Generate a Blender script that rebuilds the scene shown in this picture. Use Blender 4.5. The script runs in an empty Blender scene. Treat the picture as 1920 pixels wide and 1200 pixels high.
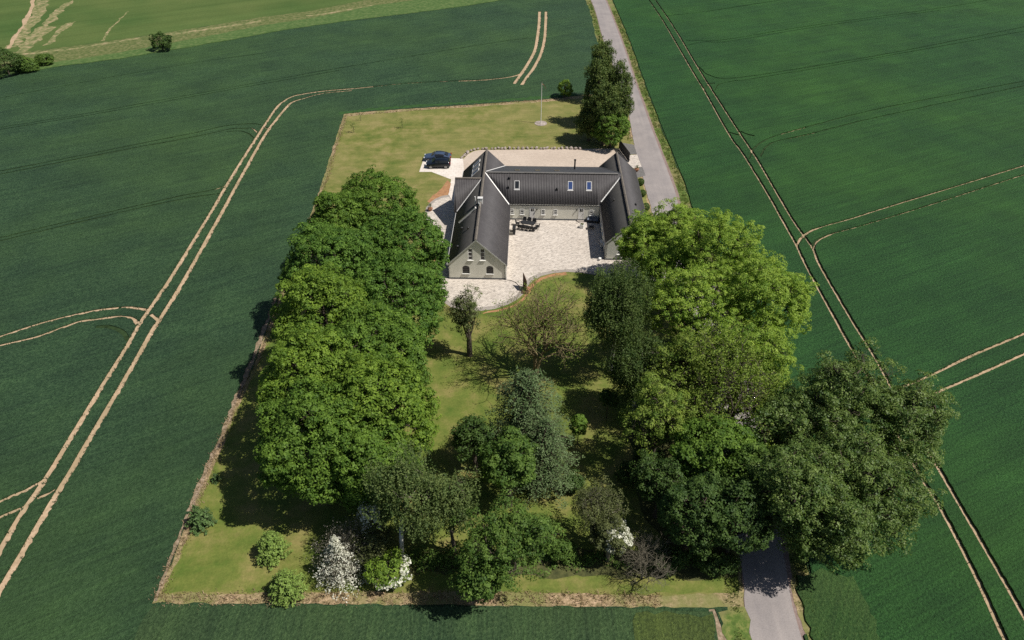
import bpy, bmesh, math, random
import numpy as np
from mathutils import Vector, Matrix
from mathutils.geometry import delaunay_2d_cdt

C = bpy.context.scene.collection
scn = bpy.context.scene
R = math.radians

# ------------------------------------------------------------------ camera
F_PX, CAM_H = 1331.0, 54.0
PITCH = math.atan(1065.0 / F_PX)
cam_d = bpy.data.cameras.new('camera')
cam_d.sensor_width = 36.0
cam_d.lens = 36.0 * F_PX / 1920.0
cam_d.clip_start = 0.5
cam_d.clip_end = 9000
cam = bpy.data.objects.new('camera', cam_d)
C.objects.link(cam)
cam.location = (0, 0, CAM_H)
cam.rotation_euler = (math.pi / 2 - PITCH, 0, 0)
scn.camera = cam

# ------------------------------------------------------------------ light
SUN_EL, SUN_AZ = 57.0, 105.0            # azimuth clockwise from +Y
w = bpy.data.worlds.new("World")
scn.world = w
w.use_nodes = True
nt = w.node_tree
nt.nodes.clear()
sky = nt.nodes.new('ShaderNodeTexSky')
sky.sky_type = 'NISHITA'
sky.sun_disc = False
sky.sun_elevation = R(SUN_EL)
sky.sun_rotation = R(SUN_AZ)
bg = nt.nodes.new('ShaderNodeBackground')
bg.inputs['Strength'].default_value = 0.05
wo = nt.nodes.new('ShaderNodeOutputWorld')
nt.links.new(sky.outputs[0], bg.inputs[0])
nt.links.new(bg.outputs[0], wo.inputs[0])
sd = bpy.data.lights.new('sun', 'SUN')
sd.energy = 4.8
sd.angle = R(0.5)
sd.color = (1.0, 0.95, 0.87)
so = bpy.data.objects.new('sun', sd)
C.objects.link(so)
sv = Vector((math.cos(R(SUN_EL)) * math.sin(R(SUN_AZ)), math.cos(R(SUN_EL)) * math.cos(R(SUN_AZ)), math.sin(R(SUN_EL))))
so.rotation_euler = sv.to_track_quat('Z', 'Y').to_euler()
so.location = (60, 100, 120)
scn.view_settings.view_transform = 'Standard'
scn.view_settings.look = 'None'
scn.view_settings.gamma = 1.0
scn.view_settings.use_curve_mapping = False
scn.view_settings.exposure = 0.3
scn.render.engine = 'CYCLES'
scn.cycles.max_bounces = 5
scn.cycles.diffuse_bounces = 2
scn.cycles.transmission_bounces = 3
scn.cycles.use_denoising = False


def G(px, py, z=0.0):
    """where the line of sight of a survey point meets height z"""
    x = (px - 960) / F_PX
    y = -(py - 600) / F_PX
    c, s = math.cos(PITCH), math.sin(PITCH)
    d = (x, c + y * s, -s + y * c)
    t = (z - CAM_H) / d[2]
    return (d[0] * t, d[1] * t)


# ------------------------------------------------------------------ materials
def srgb(r, g, b):
    f = lambda v: (v / 255 / 12.92) if v / 255 <= .04045 else ((v / 255 + .055) / 1.055) ** 2.4
    return (f(r), f(g), f(b), 1)


def new_mat(name):
    m = bpy.data.materials.new(name)
    m.use_nodes = True
    t = m.node_tree
    b = t.nodes['Principled BSDF']
    b.inputs['Roughness'].default_value = 0.85
    b.inputs['Specular IOR Level'].default_value = 0.25
    return m, t, b


def coords(t, scale=(1, 1, 1), rot=0, kind='Object'):
    tc = t.nodes.new('ShaderNodeTexCoord')
    mp = t.nodes.new('ShaderNodeMapping')
    mp.vector_type = 'TEXTURE'          # turn first, then stretch
    mp.inputs['Scale'].default_value = tuple(1 / q for q in scale)
    mp.inputs['Rotation'].default_value = (0, 0, rot)
    t.links.new(tc.outputs[kind], mp.inputs[0])
    return mp.outputs[0]


def noise(t, vec, scale, detail=3, rough=0.55):
    n = t.nodes.new('ShaderNodeTexNoise')
    n.inputs['Scale'].default_value = scale
    n.inputs['Detail'].default_value = detail
    n.inputs['Roughness'].default_value = rough
    t.links.new(vec, n.inputs['Vector'])
    return n.outputs[0]


def ramp(t, fac, stops):
    r = t.nodes.new('ShaderNodeValToRGB')
    e = r.color_ramp.elements
    while len(e) < len(stops):
        e.new(0.5)
    for i, (p, c) in enumerate(stops):
        e[i].position = p
        e[i].color = c if len(c) == 4 else (*c, 1)
    t.links.new(fac, r.inputs[0])
    return r.outputs[0]


def mix(t, fac, a, b, mode='MIX'):
    n = t.nodes.new('ShaderNodeMix')
    n.data_type = 'RGBA'
    n.blend_type = mode
    for s, v in ((n.inputs[0], fac), (n.inputs[6], a), (n.inputs[7], b)):
        if hasattr(v, 'node'):
            t.links.new(v, s)
        elif isinstance(v, (int, float)):
            s.default_value = v
        else:
            s.default_value = v if len(v) == 4 else (*v, 1)
    return n.outputs[2]


def bump(t, b, height, strength, dist=0.1):
    n = t.nodes.new('ShaderNodeBump')
    n.inputs['Strength'].default_value = strength
    n.inputs['Distance'].default_value = dist
    t.links.new(height, n.inputs['Height'])
    t.links.new(n.outputs[0], b.inputs['Normal'])


def plain(name, col, rough=0.7, spec=0.3, metal=0.0, var=0.12, vscale=6.0):
    m, t, b = new_mat(name)
    v = coords(t)
    n = noise(t, v, vscale, 4)
    c0 = tuple(x * (1 - var) for x in col[:3])
    c1 = tuple(min(1, x * (1 + var)) for x in col[:3])
    t.links.new(ramp(t, n, [(0.3, c0), (0.7, c1)]), b.inputs['Base Color'])
    b.inputs['Roughness'].default_value = rough
    b.inputs['Specular IOR Level'].default_value = spec
    b.inputs['Metallic'].default_value = metal
    return m


def crop_mat(name, dark, mid, light, patch, rowrot, edge=None):
    m, t, b = new_mat(name)
    v = coords(t)
    vr = coords(t, (.06, 1.3, 1), rowrot)
    vd = coords(t, (.12, 6.0, 1), rowrot)
    drill = noise(t, vd, 1.0, 2, .5)
    fine = noise(t, v, 4.2, 4, 0.75)
    big = noise(t, v, 0.022, 4, 0.6)
    medium = noise(t, v, 0.12, 4, 0.6)
    rows = noise(t, vr, .8, 4, 0.6)
    base = ramp(t, fine, [(0.36, dark), (0.5, mid), (0.68, light)])
    base = mix(t, ramp(t, big, [(0.42, (0, 0, 0)), (0.66, (.75, .75, .75))]), base, mix(t, 0.62, base, patch))
    base = mix(t, 1.0, base, ramp(t, medium, [(0.3, (.76, .78, .82)), (0.7, (1.22, 1.18, 1.08))]), 'MULTIPLY')
    base = mix(t, 1.0, base, ramp(t, rows, [(0.3, (.84, .85, .88)), (0.7, (1.16, 1.14, 1.10))]), 'MULTIPLY')
    base = mix(t, 1.0, base, ramp(t, drill, [(0.35, (.85, .86, .88)), (0.65, (1.12, 1.12, 1.10))]), 'MULTIPLY')
    t.links.new(base, b.inputs['Base Color'])
    b.inputs['Roughness'].default_value = 0.7
    b.inputs['Specular IOR Level'].default_value = 0.2
    bump(t, b, fine, 0.9, 0.35)
    return m


M = {}
M['crop_left'] = crop_mat('blue_green_wheat', (.013, .035, .016), (.026, .062, .028), (.049, .096, .044), (.044, .090, .022), R(29))
M['crop_right'] = crop_mat('deep_green_wheat', (.008, .032, .009), (.016, .062, .015), (.032, .096, .026), (.034, .098, .014), R(25))
M['crop_near'] = crop_mat('dark_wheat_rows', (.017, .042, .017), (.033, .070, .029), (.062, .110, .045), (.075, .115, .032), R(90))
M['crop_gap'] = plain('sparse_crop', (.022, .040, .015), .9, .1, var=.6, vscale=1.2)
M['crop_thin'] = plain('thin_crop_over_soil', (.10, .10, .045), .9, .1, var=.5, vscale=2.0)
M['crop_fade'] = crop_mat('thin_yellowing_wheat', (.024, .045, .012), (.048, .080, .018), (.085, .125, .030), (.10, .12, .04), R(90))
M['crop_lush'] = plain('lush_crop_edge', (.030, .072, .022), .9, .1, var=.3, vscale=1.5)


def lawn_mat():
    m, t, b = new_mat('mown_lawn')
    v = coords(t)
    vs = coords(t, (0.16, 1.6, 1), R(4))
    fine = noise(t, v, 5, 4, .75)
    mid = noise(t, v, .33, 5, .65)
    big = noise(t, v, .06, 3, .6)
    st = noise(t, vs, .8, 4, .6)
    c = ramp(t, mid, [(.32, (.072, .105, .017)), (.48, (.130, .140, .034)), (.64, (.205, .178, .068))])
    c = mix(t, ramp(t, big, [(.4, (0, 0, 0)), (.65, (.6, .6, .6))]), c, (.185, .172, .060))
    c = mix(t, 1.0, c, ramp(t, st, [(.3, (.86, .88, .82)), (.7, (1.13, 1.1, 1.12))]), 'MULTIPLY')
    c = mix(t, 1.0, c, ramp(t, fine, [(.3, (.82, .84, .80)), (.7, (1.15, 1.14, 1.16))]), 'MULTIPLY')
    t.links.new(c, b.inputs['Base Color'])
    bump(t, b, fine, .5, .08)
    return m


def lawn_fresh():
    m, t, b = new_mat('greener_lawn')
    v = coords(t)
    vs = coords(t, (0.5, 3.0, 1), R(8))
    fine = noise(t, v, 5, 4, .75)
    mid = noise(t, v, .28, 5, .65)
    st = noise(t, vs, .5, 3, .6)
    c = ramp(t, mid, [(.33, (.070, .112, .016)), (.5, (.118, .140, .028)), (.68, (.205, .175, .062))])
    c = mix(t, 1.0, c, ramp(t, st, [(.3, (.88, .9, .85)), (.7, (1.1, 1.08, 1.1))]), 'MULTIPLY')
    c = mix(t, 1.0, c, ramp(t, fine, [(.3, (.82, .84, .80)), (.7, (1.15, 1.14, 1.16))]), 'MULTIPLY')
    t.links.new(c, b.inputs['Base Color'])
    bump(t, b, fine, .5, .08)
    return m


M['lawn'] = lawn_mat()
M['lawn_fresh'] = lawn_fresh()


def speck(name, stops, scale=3.0, rough=.9, big=None, bstr=.6):
    m, t, b = new_mat(name)
    v = coords(t)
    f = noise(t, v, scale, 5, .7)
    c = ramp(t, f, stops)
    if big:
        n = noise(t, v, .25, 3, .6)
        c = mix(t, ramp(t, n, [(.42, (0, 0, 0)), (.6, (.85, .85, .85))]), c, big)
    t.links.new(c, b.inputs['Base Color'])
    b.inputs['Roughness'].default_value = rough
    bump(t, b, f, bstr, .1)
    return m


M['dry'] = speck('dry_dead_grass', [(.3, (.10, .085, .035)), (.5, (.26, .19, .11)), (.7, (.46, .33, .22))], 3.5, big=(.15, .16, .05))
M['rank_meadow'] = crop_mat('rank_meadow', (.013, .046, .010), (.028, .076, .017), (.058, .112, .030), (.105, .130, .045), R(60))
M['soil_bank'] = speck('pale_dry_weeds', [(.3, (.10, .08, .045)), (.5, (.22, .165, .11)), (.7, (.36, .28, .21))], 3.0)
M['track'] = speck('sandy_soil', [(.22, (.16, .13, .07)), (.40, (.33, .235, .15)), (.55, (.42, .305, .20)), (.75, (.52, .39, .275))], 2.0, bstr=.4, big=(.30, .225, .135))
M['bare'] = speck('bare_orange_soil', [(.3, (.20, .11, .055)), (.55, (.33, .17, .085)), (.75, (.30, .24, .11))], 1.5)
M['verge'] = speck('rough_verge_grass', [(.3, (.042, .075, .014)), (.5, (.080, .125, .024)), (.7, (.19, .19, .06))], 1.8, big=(.19, .165, .07))
M['verge_bright'] = speck('bright_field_margin', [(.3, (.036, .072, .018)), (.5, (.062, .112, .028)), (.7, (.12, .15, .055))], 1.2)
M['rank_grass'] = speck('rank_meadow_grass', [(.3, (.015, .045, .012)), (.5, (.030, .075, .018)), (.7, (.062, .105, .030))], 1.6, big=(.05, .085, .022))
M['shoulder'] = speck('purple_gravel', [(.3, (.15, .105, .095)), (.6, (.24, .18, .16)), (.8, (.28, .23, .19))], 3.5)
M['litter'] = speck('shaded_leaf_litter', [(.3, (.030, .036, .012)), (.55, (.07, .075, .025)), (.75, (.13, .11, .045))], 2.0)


def upper_mat():
    m, t, b = new_mat('young_yellow_green_crop')
    v = coords(t)
    vs = coords(t, (.06, 1.5, 1), R(29))
    f = noise(t, v, 3, 4, .7)
    st = noise(t, vs, .22, 4, .6)
    bg_ = noise(t, v, .03, 3, .6)
    c = ramp(t, bg_, [(.35, (.046, .088, .018)), (.6, (.078, .112, .028)), (.75, (.11, .13, .042))])
    c = mix(t, 1.0, c, ramp(t, st, [(.3, (.85, .87, .82)), (.7, (1.14, 1.12, 1.16))]), 'MULTIPLY')
    c = mix(t, 1.0, c, ramp(t, f, [(.3, (.78, .8, .76)), (.7, (1.15, 1.14, 1.16))]), 'MULTIPLY')
    t.links.new(c, b.inputs['Base Color'])
    return m


M['upper'] = upper_mat()
M['margin_weeds'] = speck('weedy_margin', [(.34, (.050, .075, .020)), (.5, (.095, .115, .035)), (.7, (.19, .17, .085))], 1.1)
M['upper_bare'] = speck('patchy_bare_soil', [(.36, (.07, .10, .03)), (.5, (.17, .17, .07)), (.68, (.36, .26, .17))], .7)


def road_mat():
    m, t, b = new_mat('weathered_asphalt')
    v = coords(t)
    vs = coords(t, (1.2, .05, 1), R(-1))
    f = noise(t, v, 9, 4, .7)
    s = noise(t, vs, .9, 3, .6)
    p = noise(t, v, .35, 4, .6)
    c = ramp(t, f, [(.3, (.215, .195, .190)), (.7, (.29, .265, .258))])
    c = mix(t, 1.0, c, ramp(t, s, [(.3, (.90, .90, .91)), (.7, (1.08, 1.07, 1.06))]), 'MULTIPLY')
    c = mix(t, 1.0, c, ramp(t, p, [(.3, (.84, .84, .85)), (.7, (1.08, 1.07, 1.05))]), 'MULTIPLY')
    t.links.new(c, b.inputs['Base Color'])
    b.inputs['Roughness'].default_value = .9
    return m


M['road'] = road_mat()


def paver_mat(name, c1, c2, mortar, bw=.30, rh=.15, rot=0.35, contrast=1.0):
    m, t, b = new_mat(name)
    v = coords(t, rot=rot)
    wv = t.nodes.new('ShaderNodeTexBrick')
    wv.inputs['Scale'].default_value = 1.0
    wv.inputs['Brick Width'].default_value = bw
    wv.inputs['Row Height'].default_value = rh
    wv.inputs['Mortar Size'].default_value = .012
    wv.inputs['Mortar Smooth'].default_value = .3
    wv.inputs['Bias'].default_value = -.1
    wv.inputs['Color1'].default_value = (*c1, 1)
    wv.inputs['Color2'].default_value = (*c2, 1)
    wv.inputs['Mortar'].default_value = (*mortar, 1)
    t.links.new(v, wv.inputs['Vector'])
    vn = coords(t, (1.0, 2.2, 1), rot=rot)
    n = noise(t, vn, 1.9, 4, .75)
    n2 = noise(t, v, .22, 3, .6)
    c = mix(t, 1.0, wv.outputs[0], ramp(t, n, [(.33, (1 - .52 * contrast,) * 3), (.47, (.97, .97, .97)), (.7, (1.08, 1.07, 1.06))]), 'MULTIPLY')
    c = mix(t, 1.0, c, ramp(t, n2, [(.3, (.93, .92, .91)), (.7, (1.05, 1.05, 1.05))]), 'MULTIPLY')
    t.links.new(c, b.inputs['Base Color'])
    b.inputs['Roughness'].default_value = .9
    bump(t, b, wv.outputs[1], .25, .02)
    return m


M['pavers'] = paver_mat('cobble_pavers', (.60, .545, .485), (.43, .385, .34), (.24, .21, .18))
M['pavers_rear'] = paver_mat('rear_yard_pavers', (.52, .44, .37), (.45, .38, .315), (.32, .26, .21), .22, .11, 0.0, .35)
M['pavers_pad'] = paver_mat('parking_slabs', (.62, .57, .52), (.56, .51, .455), (.33, .28, .235), .8, .8, 0.0, .25)
M['kerb'] = paver_mat('grey_border_setts', (.33, .30, .27), (.28, .25, .225), (.17, .145, .125), .2, .2, .2, .3)
M['asphalt_dark'] = plain('dark_setts', (.13, .125, .12), .9, .2, var=.25, vscale=5)

# ------------------------------------------------------------------ helpers for objects
def tag(o, label=None, cat=None, group=None, kind=None):
    if label: o['label'] = label
    if cat: o['category'] = cat
    if group: o['group'] = group
    if kind: o['kind'] = kind
    return o


def empty(name, loc=(0, 0, 0), rz=0, **k):
    o = bpy.data.objects.new(name, None)
    o.empty_display_size = .3
    C.objects.link(o)
    o.location = loc
    o.rotation_euler = (0, 0, rz)
    return tag(o, **k)


def link_mesh(name, me, mats, parent=None, **k):
    o = bpy.data.objects.new(name, me)
    for m in (mats if isinstance(mats, (list, tuple)) else [mats]):
        me.materials.append(m)
    C.objects.link(o)
    if parent is not None:
        o.parent = parent
    return tag(o, **k)


class MB:
    """collects shapes of ONE piece"""
    def __init__(s):
        s.v, s.f = [], []

    def add(s, vs, fs):
        n = len(s.v)
        s.v += [tuple(p) for p in vs]
        s.f += [tuple(i + n for i in f) for f in fs]
        return s

    def box(s, x0, x1, y0, y1, z0, z1):
        vs = [(x, y, z) for z in (z0, z1) for y in (y0, y1) for x in (x0, x1)]
        return s.add(vs, [(0, 2, 3, 1), (4, 5, 7, 6), (0, 1, 5, 4), (2, 6, 7, 3), (0, 4, 6, 2), (1, 3, 7, 5)])

    def hexa(s, p):
        """eight corners, the lower four then the upper four, both the same way round"""
        return s.add(p, [(3, 2, 1, 0), (4, 5, 6, 7), (0, 1, 5, 4), (1, 2, 6, 5), (2, 3, 7, 6), (3, 0, 4, 7)])

    def tube(s, pts, rads, n=6, cap=True):
        pts = [Vector(p) for p in pts]
        rings = []
        for i, p in enumerate(pts):
            a = pts[max(i - 1, 0)]
            b = pts[min(i + 1, len(pts) - 1)]
            d = (b - a).normalized()
            u = d.cross(Vector((0, 0, 1)) if abs(d.z) < .9 else Vector((1, 0, 0))).normalized()
            q = d.cross(u)
            r = rads[i] if hasattr(rads, '__len__') else rads
            rings.append([p + (u * math.cos(k * 2 * math.pi / n) + q * math.sin(k * 2 * math.pi / n)) * r for k in range(n)])
        vs = [q for r_ in rings for q in r_]
        fs = []
        for i in range(len(pts) - 1):
            for k in range(n):
                fs.append((i * n + k, i * n + (k + 1) % n, (i + 1) * n + (k + 1) % n, (i + 1) * n + k))
        if cap:
            fs.append(tuple(range(n))[::-1])
            fs.append(tuple((len(pts) - 1) * n + k for k in range(n)))
        return s.add(vs, fs)

    def lathe(s, prof, cx=0, cy=0, n=16):
        vs, fs = [], []
        for (r, z) in prof:
            for k in range(n):
                a = k * 2 * math.pi / n
                vs.append((cx + r * math.cos(a), cy + r * math.sin(a), z))
        for i in range(len(prof) - 1):
            for k in range(n):
                fs.append((i * n + k, i * n + (k + 1) % n, (i + 1) * n + (k + 1) % n, (i + 1) * n + k))
        fs.append(tuple(range(n))[::-1])
        fs.append(tuple((len(prof) - 1) * n + k for k in range(n)))
        return s.add(vs, fs)

    def build(s, name, m, parent=None, smooth=False, bevel=0, **k):
        me = bpy.data.meshes.new(name)
        me.from_pydata(s.v, [], s.f)
        if smooth:
            me.polygons.foreach_set('use_smooth', [True] * len(me.polygons))
        me.update()
        o = link_mesh(name, me, m, parent, **k)
        if bevel:
            b = o.modifiers.new('bevel', 'BEVEL')
            b.width = bevel
            b.segments = 2
            b.limit_method = 'ANGLE'
        return o


def copy_tree(o, parent=None):
    c = o.copy()
    C.objects.link(c)
    c.parent = parent
    for ch in list(o.children):
        copy_tree(ch, c)
    return c


# ------------------------------------------------------------------ ground, cut as one jigsaw
rs = random.Random(4)


def catmull(P, step=.8):
    P = [Vector((p[0], p[1])) for p in P]
    P = [P[0] * 2 - P[1]] + P + [P[-1] * 2 - P[-2]]
    out = []
    for i in range(1, len(P) - 2):
        a, b, c, d = P[i - 1:i + 3]
        n = max(1, int((c - b).length / step))
        for k in range(n):
            t = k / n
            out.append(.5 * ((2 * b) + (c - a) * t + (2 * a - 5 * b + 4 * c - d) * t * t + (3 * b - a - 3 * c + d) * t ** 3))
    out.append(P[-2])
    return out


def ribbon(px, wd, jit=.06, step=.55, jl=None):
    """a strip of ground round a surveyed line; ragged edges"""
    pts = catmull([G(*p) for p in px], step)
    L, Rr = [], []
    n = len(pts)
    jl = jit if jl is None else jl
    drift = 0
    for i, p in enumerate(pts):
        a, b = pts[max(i - 1, 0)], pts[min(i + 1, n - 1)]
        d = (b - a).normalized()
        q = Vector((-d.y, d.x))
        wdt = wd if not hasattr(wd, '__len__') else wd[0] + (wd[1] - wd[0]) * i / (n - 1)
        drift = drift * .8 + rs.uniform(-1, 1) * jit * .5
        L.append(p + q * (wdt / 2 + drift + rs.uniform(-jl, jl)))
        Rr.append(p - q * (wdt / 2 + rs.uniform(-jit, jit) * .6))
    return [(v.x, v.y) for v in L + Rr[::-1]]


def poly(px, step=1.0, jit=0.0, closed=True, smooth=False):
    W = [Vector(G(*p)) for p in px]
    out = []
    if smooth:
        W2 = catmull(W + [W[0]], step)[:-1]
        return [(p.x + rs.uniform(-jit, jit), p.y + rs.uniform(-jit, jit)) for p in W2]
    for i, a in enumerate(W):
        b = W[(i + 1) % len(W)]
        n = max(1, int((b - a).length / step)) if jit else 1
        for k in range(n):
            p = a.lerp(b, k / n)
            out.append((p.x + rs.uniform(-jit, jit), p.y + rs.uniform(-jit, jit)))
    return out


CROP = .24
REG = []   # (name, material key, z, polygon); later ones win


def region(name, mk, z, pg):
    REG.append((name, mk, z, pg))


BIG = 2600
region('crop_field', 'crop_left', .12, [(-BIG, -BIG), (BIG, -BIG), (BIG, BIG), (-BIG, BIG)])

# road, both edges surveyed
road_l = [(1055, -140), (1090, -40), (1108, 0), (1118, 26), (1131, 74), (1152, 130), (1178, 212), (1190, 278), (1216, 376), (1230, 421)]
road_r = [(1080, -140), (1118, -40), (1135, 0), (1151, 40), (1169, 88), (1188, 146), (1204, 192), (1221, 240), (1240, 290), (1265, 358), (1279, 405)]
wl = [G(*p) for p in road_l] + [G(1292, 600), G(1340, 800), G(1390, 1060), G(1408, 1200), (18.2, 5), (17.5, -60), (16, -900)]
wr = [G(*p) for p in road_r] + [G(1366, 600), G(1425, 800), G(1475, 1075), G(1503, 1200), (22.3, 5), (21.8, -60), (20.5, -900)]
wl = [(80, 900), (-4, 420)] + wl
wr = [(90, 900), (5, 420)] + wr


def offs(line, d, jit=0.0):
    pts = catmull(line, 1.6)
    o = []
    for i, p in enumerate(pts):
        a, b = pts[max(i - 1, 0)], pts[min(i + 1, len(pts) - 1)]
        t = (b - a).normalized()
        q = Vector((t.y, -t.x))      # to the line's right when walking towards the camera: -x
        o.append(p + q * (d + rs.uniform(-jit, jit)))
    return [(v.x, v.y) for v in o]


# right field: everything right of the road
region('crop_field', 'crop_right', CROP, offs(wr, -2.0, .0) + [(600, -900), (BIG, -900), (BIG, 900), (300, 900)])
# verges with the road in them
region('verge', 'verge', .06, offs(wl, 1.5, .22) + offs(wr, -1.9, .22)[::-1])
region('road_shoulder', 'shoulder', .085, offs(wl, .12, .05) + offs(wr, -.42, .05)[::-1])
region('road', 'road', .10, offs(wl, 0, .02) + offs(wr, 0, .02)[::-1])

# upper field beyond the bright margin
m_low = [(-300, 195), (0, 143), (110, 126), (213, 113), (320, 95), (427, 77), (533, 57), (640, 42), (760, 27), (860, 14), (1000, -8), (1040, -16), (1088, -30)]
m_up = [(1070, -60), (1000, -34), (850, -8), (700, 12), (640, 25), (580, 36), (490, 50), (400, 67), (313, 84), (213, 102), (150, 112), (60, 124), (0, 131), (-300, 178)]
s_up = [(1060, -80), (1000, -56), (850, -30), (700, -2), (640, 10), (580, 22), (490, 33), (400, 48), (313, 62), (213, 77), (150, 86), (60, 97), (0, 100), (-300, 130)]
region('meadow', 'upper', .10, [(-1500, 130), (-700, 118)] + poly(s_up[::-1], 3, .0) + [G(1080, -200), (20, 900), (-900, 900), (-1500, 500)])
region('field_margin', 'margin_weeds', .12, poly(m_up + s_up[::-1], 1.5, .25))
region('field_margin', 'verge_bright', .22, poly(m_low + m_up, 1.5, .25))
for (pl, wd_) in (([(40, 103), (95, 97), (150, 90), (213, 80), (262, 72)], 1.2), ([(313, 67), (360, 60), (430, 50), (490, 40)], 1.6),
                  ([(575, 31), (600, 28), (640, 21), (700, 10)], 1.0), ([(193, 78), (208, 54), (240, 22)], .6)):
    region('bare_strip', 'upper_bare', .125, ribbon(pl, wd_, .35, 1.2))
region('bare_strip', 'upper_bare', .126, poly([(12, 92), (35, 60), (62, 25), (66, -10), (92, -14), (90, 10), (75, 40), (50, 66), (32, 90)], 2, .7))
region('bare_strip', 'upper_bare', .126, poly([(28, 98), (40, 82), (62, 60), (86, 46), (104, 52), (80, 70), (66, 88), (50, 98)], 2, .7))
region('bare_strip', 'upper_bare', .126, poly([(80, 50), (95, 28), (120, 8), (138, 0), (120, 22), (98, 44)], 2, .6))
region('bare_strip', 'upper_bare', .126, poly([(80, 88), (100, 64), (125, 44), (140, 40), (118, 60), (95, 84)], 2, .6))
region('soil_track', 'track', .12, ribbon([(15, 92), (28, 70), (48, 42), (60, 15), (66, -20)], .9, .3, 1.5))

# garden
lawn_px = [(285, 1132), (330, 1040), (368, 930), (408, 842), (432, 775), (475, 690), (512, 590), (538, 520), (566, 445), (600, 355), (622, 285), (645, 213),
           (760, 205), (900, 196), (1000, 189), (1050, 184), (1100, 178), (1150, 176), (1178, 212), (1190, 278), (1216, 376), (1230, 421), (1292, 600), (1340, 800), (1388, 1060), (1398, 1140), (1230, 1140), (900, 1136), (560, 1134)]
region('garden_edge', 'dry', .05, poly(lawn_px, .7, .10))
ins = [(299, 1114), (338, 1046), (377, 930), (416, 842), (440, 775), (481, 690), (520, 590), (544, 520), (572, 445), (606, 355), (628, 285), (650, 219),
       (760, 209), (900, 200), (1000, 193), (1050, 189), (1130, 180), (1172, 212), (1184, 278), (1213, 376), (1226, 421), (1288, 600), (1336, 800), (1382, 1060), (1386, 1112), (1230, 1116), (900, 1110), (560, 1112)]
region('lawn', 'lawn', .06, poly(ins, .8, .14))
region('lawn', 'lawn_fresh', .062, poly([(301, 1112), (340, 1046), (379, 930), (418, 842), (442, 775), (483, 690), (522, 590), (860, 575), (1080, 512), (1240, 520), (1286, 600), (1334, 800), (1380, 1060), (1384, 1110), (1230, 1114), (900, 1108), (560, 1110)], .8, .15))
region('weedy_bank', 'soil_bank', .07, ribbon([(356, 960), (372, 918), (392, 872), (410, 832), (428, 790), (440, 755), (462, 705), (484, 650), (505, 592), (516, 560)], .45, .16))
region('weedy_bank', 'soil_bank', .07, ribbon([(290, 1128), (312, 1070), (335, 1010), (352, 965)], .3, .12))
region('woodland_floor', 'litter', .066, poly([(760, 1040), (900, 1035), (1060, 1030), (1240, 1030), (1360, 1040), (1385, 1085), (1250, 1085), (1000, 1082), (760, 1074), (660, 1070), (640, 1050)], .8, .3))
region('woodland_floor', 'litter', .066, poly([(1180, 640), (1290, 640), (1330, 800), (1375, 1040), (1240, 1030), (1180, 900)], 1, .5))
region('grass_corner', 'verge', .09, poly([(1350, 1150), (1400, 1140), (1410, 1210), (1416, 1280), (1360, 1280)], .8, .2))
region('soil_track', 'soil_bank', .07, ribbon([(1334, 1143), (1345, 1175), (1352, 1215), (1362, 1290)], .7, .2))
region('crop_field', 'crop_near', .18, poly([(250, 1212), (270, 1160), (286, 1137), (560, 1137), (900, 1139), (1200, 1143), (1336, 1150), (1350, 1215), (1370, 1400), (900, 1500), (200, 1500)], .7, .08))
region('crop_field', 'crop_fade', .19, poly([(1190, 1150), (1330, 1156), (1340, 1200), (1345, 1260), (1200, 1250)], .8, .25))
region('meadow', 'rank_meadow', CROP, poly([(1488, 1085), (1540, 1070), (1600, 1085), (1630, 1140), (1650, 1220), (1640, 1300), (1530, 1300), (1512, 1200)], .7, .32))
region('field_margin', 'dry', .10, ribbon([(1486, 1085), (1496, 1130), (1512, 1180), (1530, 1240)], .5, .2))
# lush green crop just outside the garden fence
region('crop_field', 'crop_lush', .13, ribbon([(636, 214), (700, 206), (850, 195), (1000, 185), (1080, 178)], 1.1, .35))

# paving
rear = [(870, 298), (877, 290), (889, 284), (900, 282), (1090, 280), (1152, 279), (1168, 279), (1185, 310), (1200, 400), (1190, 470), (900, 430), (850, 345), (846, 297)]
region('rear_yard', 'pavers_rear', .075, poly(rear))
region('parking_pad', 'pavers_pad', .077, poly([(795, 297), (868, 298), (872, 340), (862, 420), (838, 372), (840, 369), (846, 337), (809, 323), (786, 323)]))
circ = [(842, 366), (829, 368), (815, 374), (806, 381), (799, 390), (797, 402), (801, 417), (810, 430), (824, 434), (836, 435)]
circ_in = [(842, 370), (829, 372), (817, 377), (809, 384), (803, 391), (801, 402), (805, 415), (813, 427), (824, 430.5), (860, 430)]
terr_out = [(826, 548), (830, 566), (846, 577), (870, 583), (900, 584), (928, 580), (952, 572), (972, 561), (985, 548), (990, 536), (1000, 526), (1016, 518), (1036, 513), (1062, 510.5), (1090, 512), (1114, 516), (1150, 524), (1200, 532), (1282, 540)]
terr_in = [(830, 548), (836, 562), (850, 571), (870, 576.5), (900, 577.5), (926, 574), (948, 566), (965, 557), (975, 546), (981, 533), (992, 522), (1010, 513.5), (1034, 508), (1062, 505.5), (1090, 507), (1116, 511), (1150, 518), (1200, 526), (1282, 534)]
region('bare_soil', 'bare', .068, ribbon([(905, 588), (945, 581), (975, 567), (992, 546), (1004, 530), (1030, 518), (1062, 513.5)], [.15, .65], .1))
region('bare_soil', 'bare', .068, poly([(838, 372), (846, 345), (840, 338), (830, 352), (818, 362), (800, 378), (808, 381)], .8, .12))
region('bare_soil', 'bare', .068, poly([(818, 434), (823, 434), (822, 470), (816, 520), (812, 520), (815, 470)], .8, .05))
region('paving_border', 'kerb', .08, poly(circ + [(850, 435), (860, 400)]) )
region('paved_yard', 'pavers', .084, poly(circ_in + [(860, 400)]))
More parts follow.
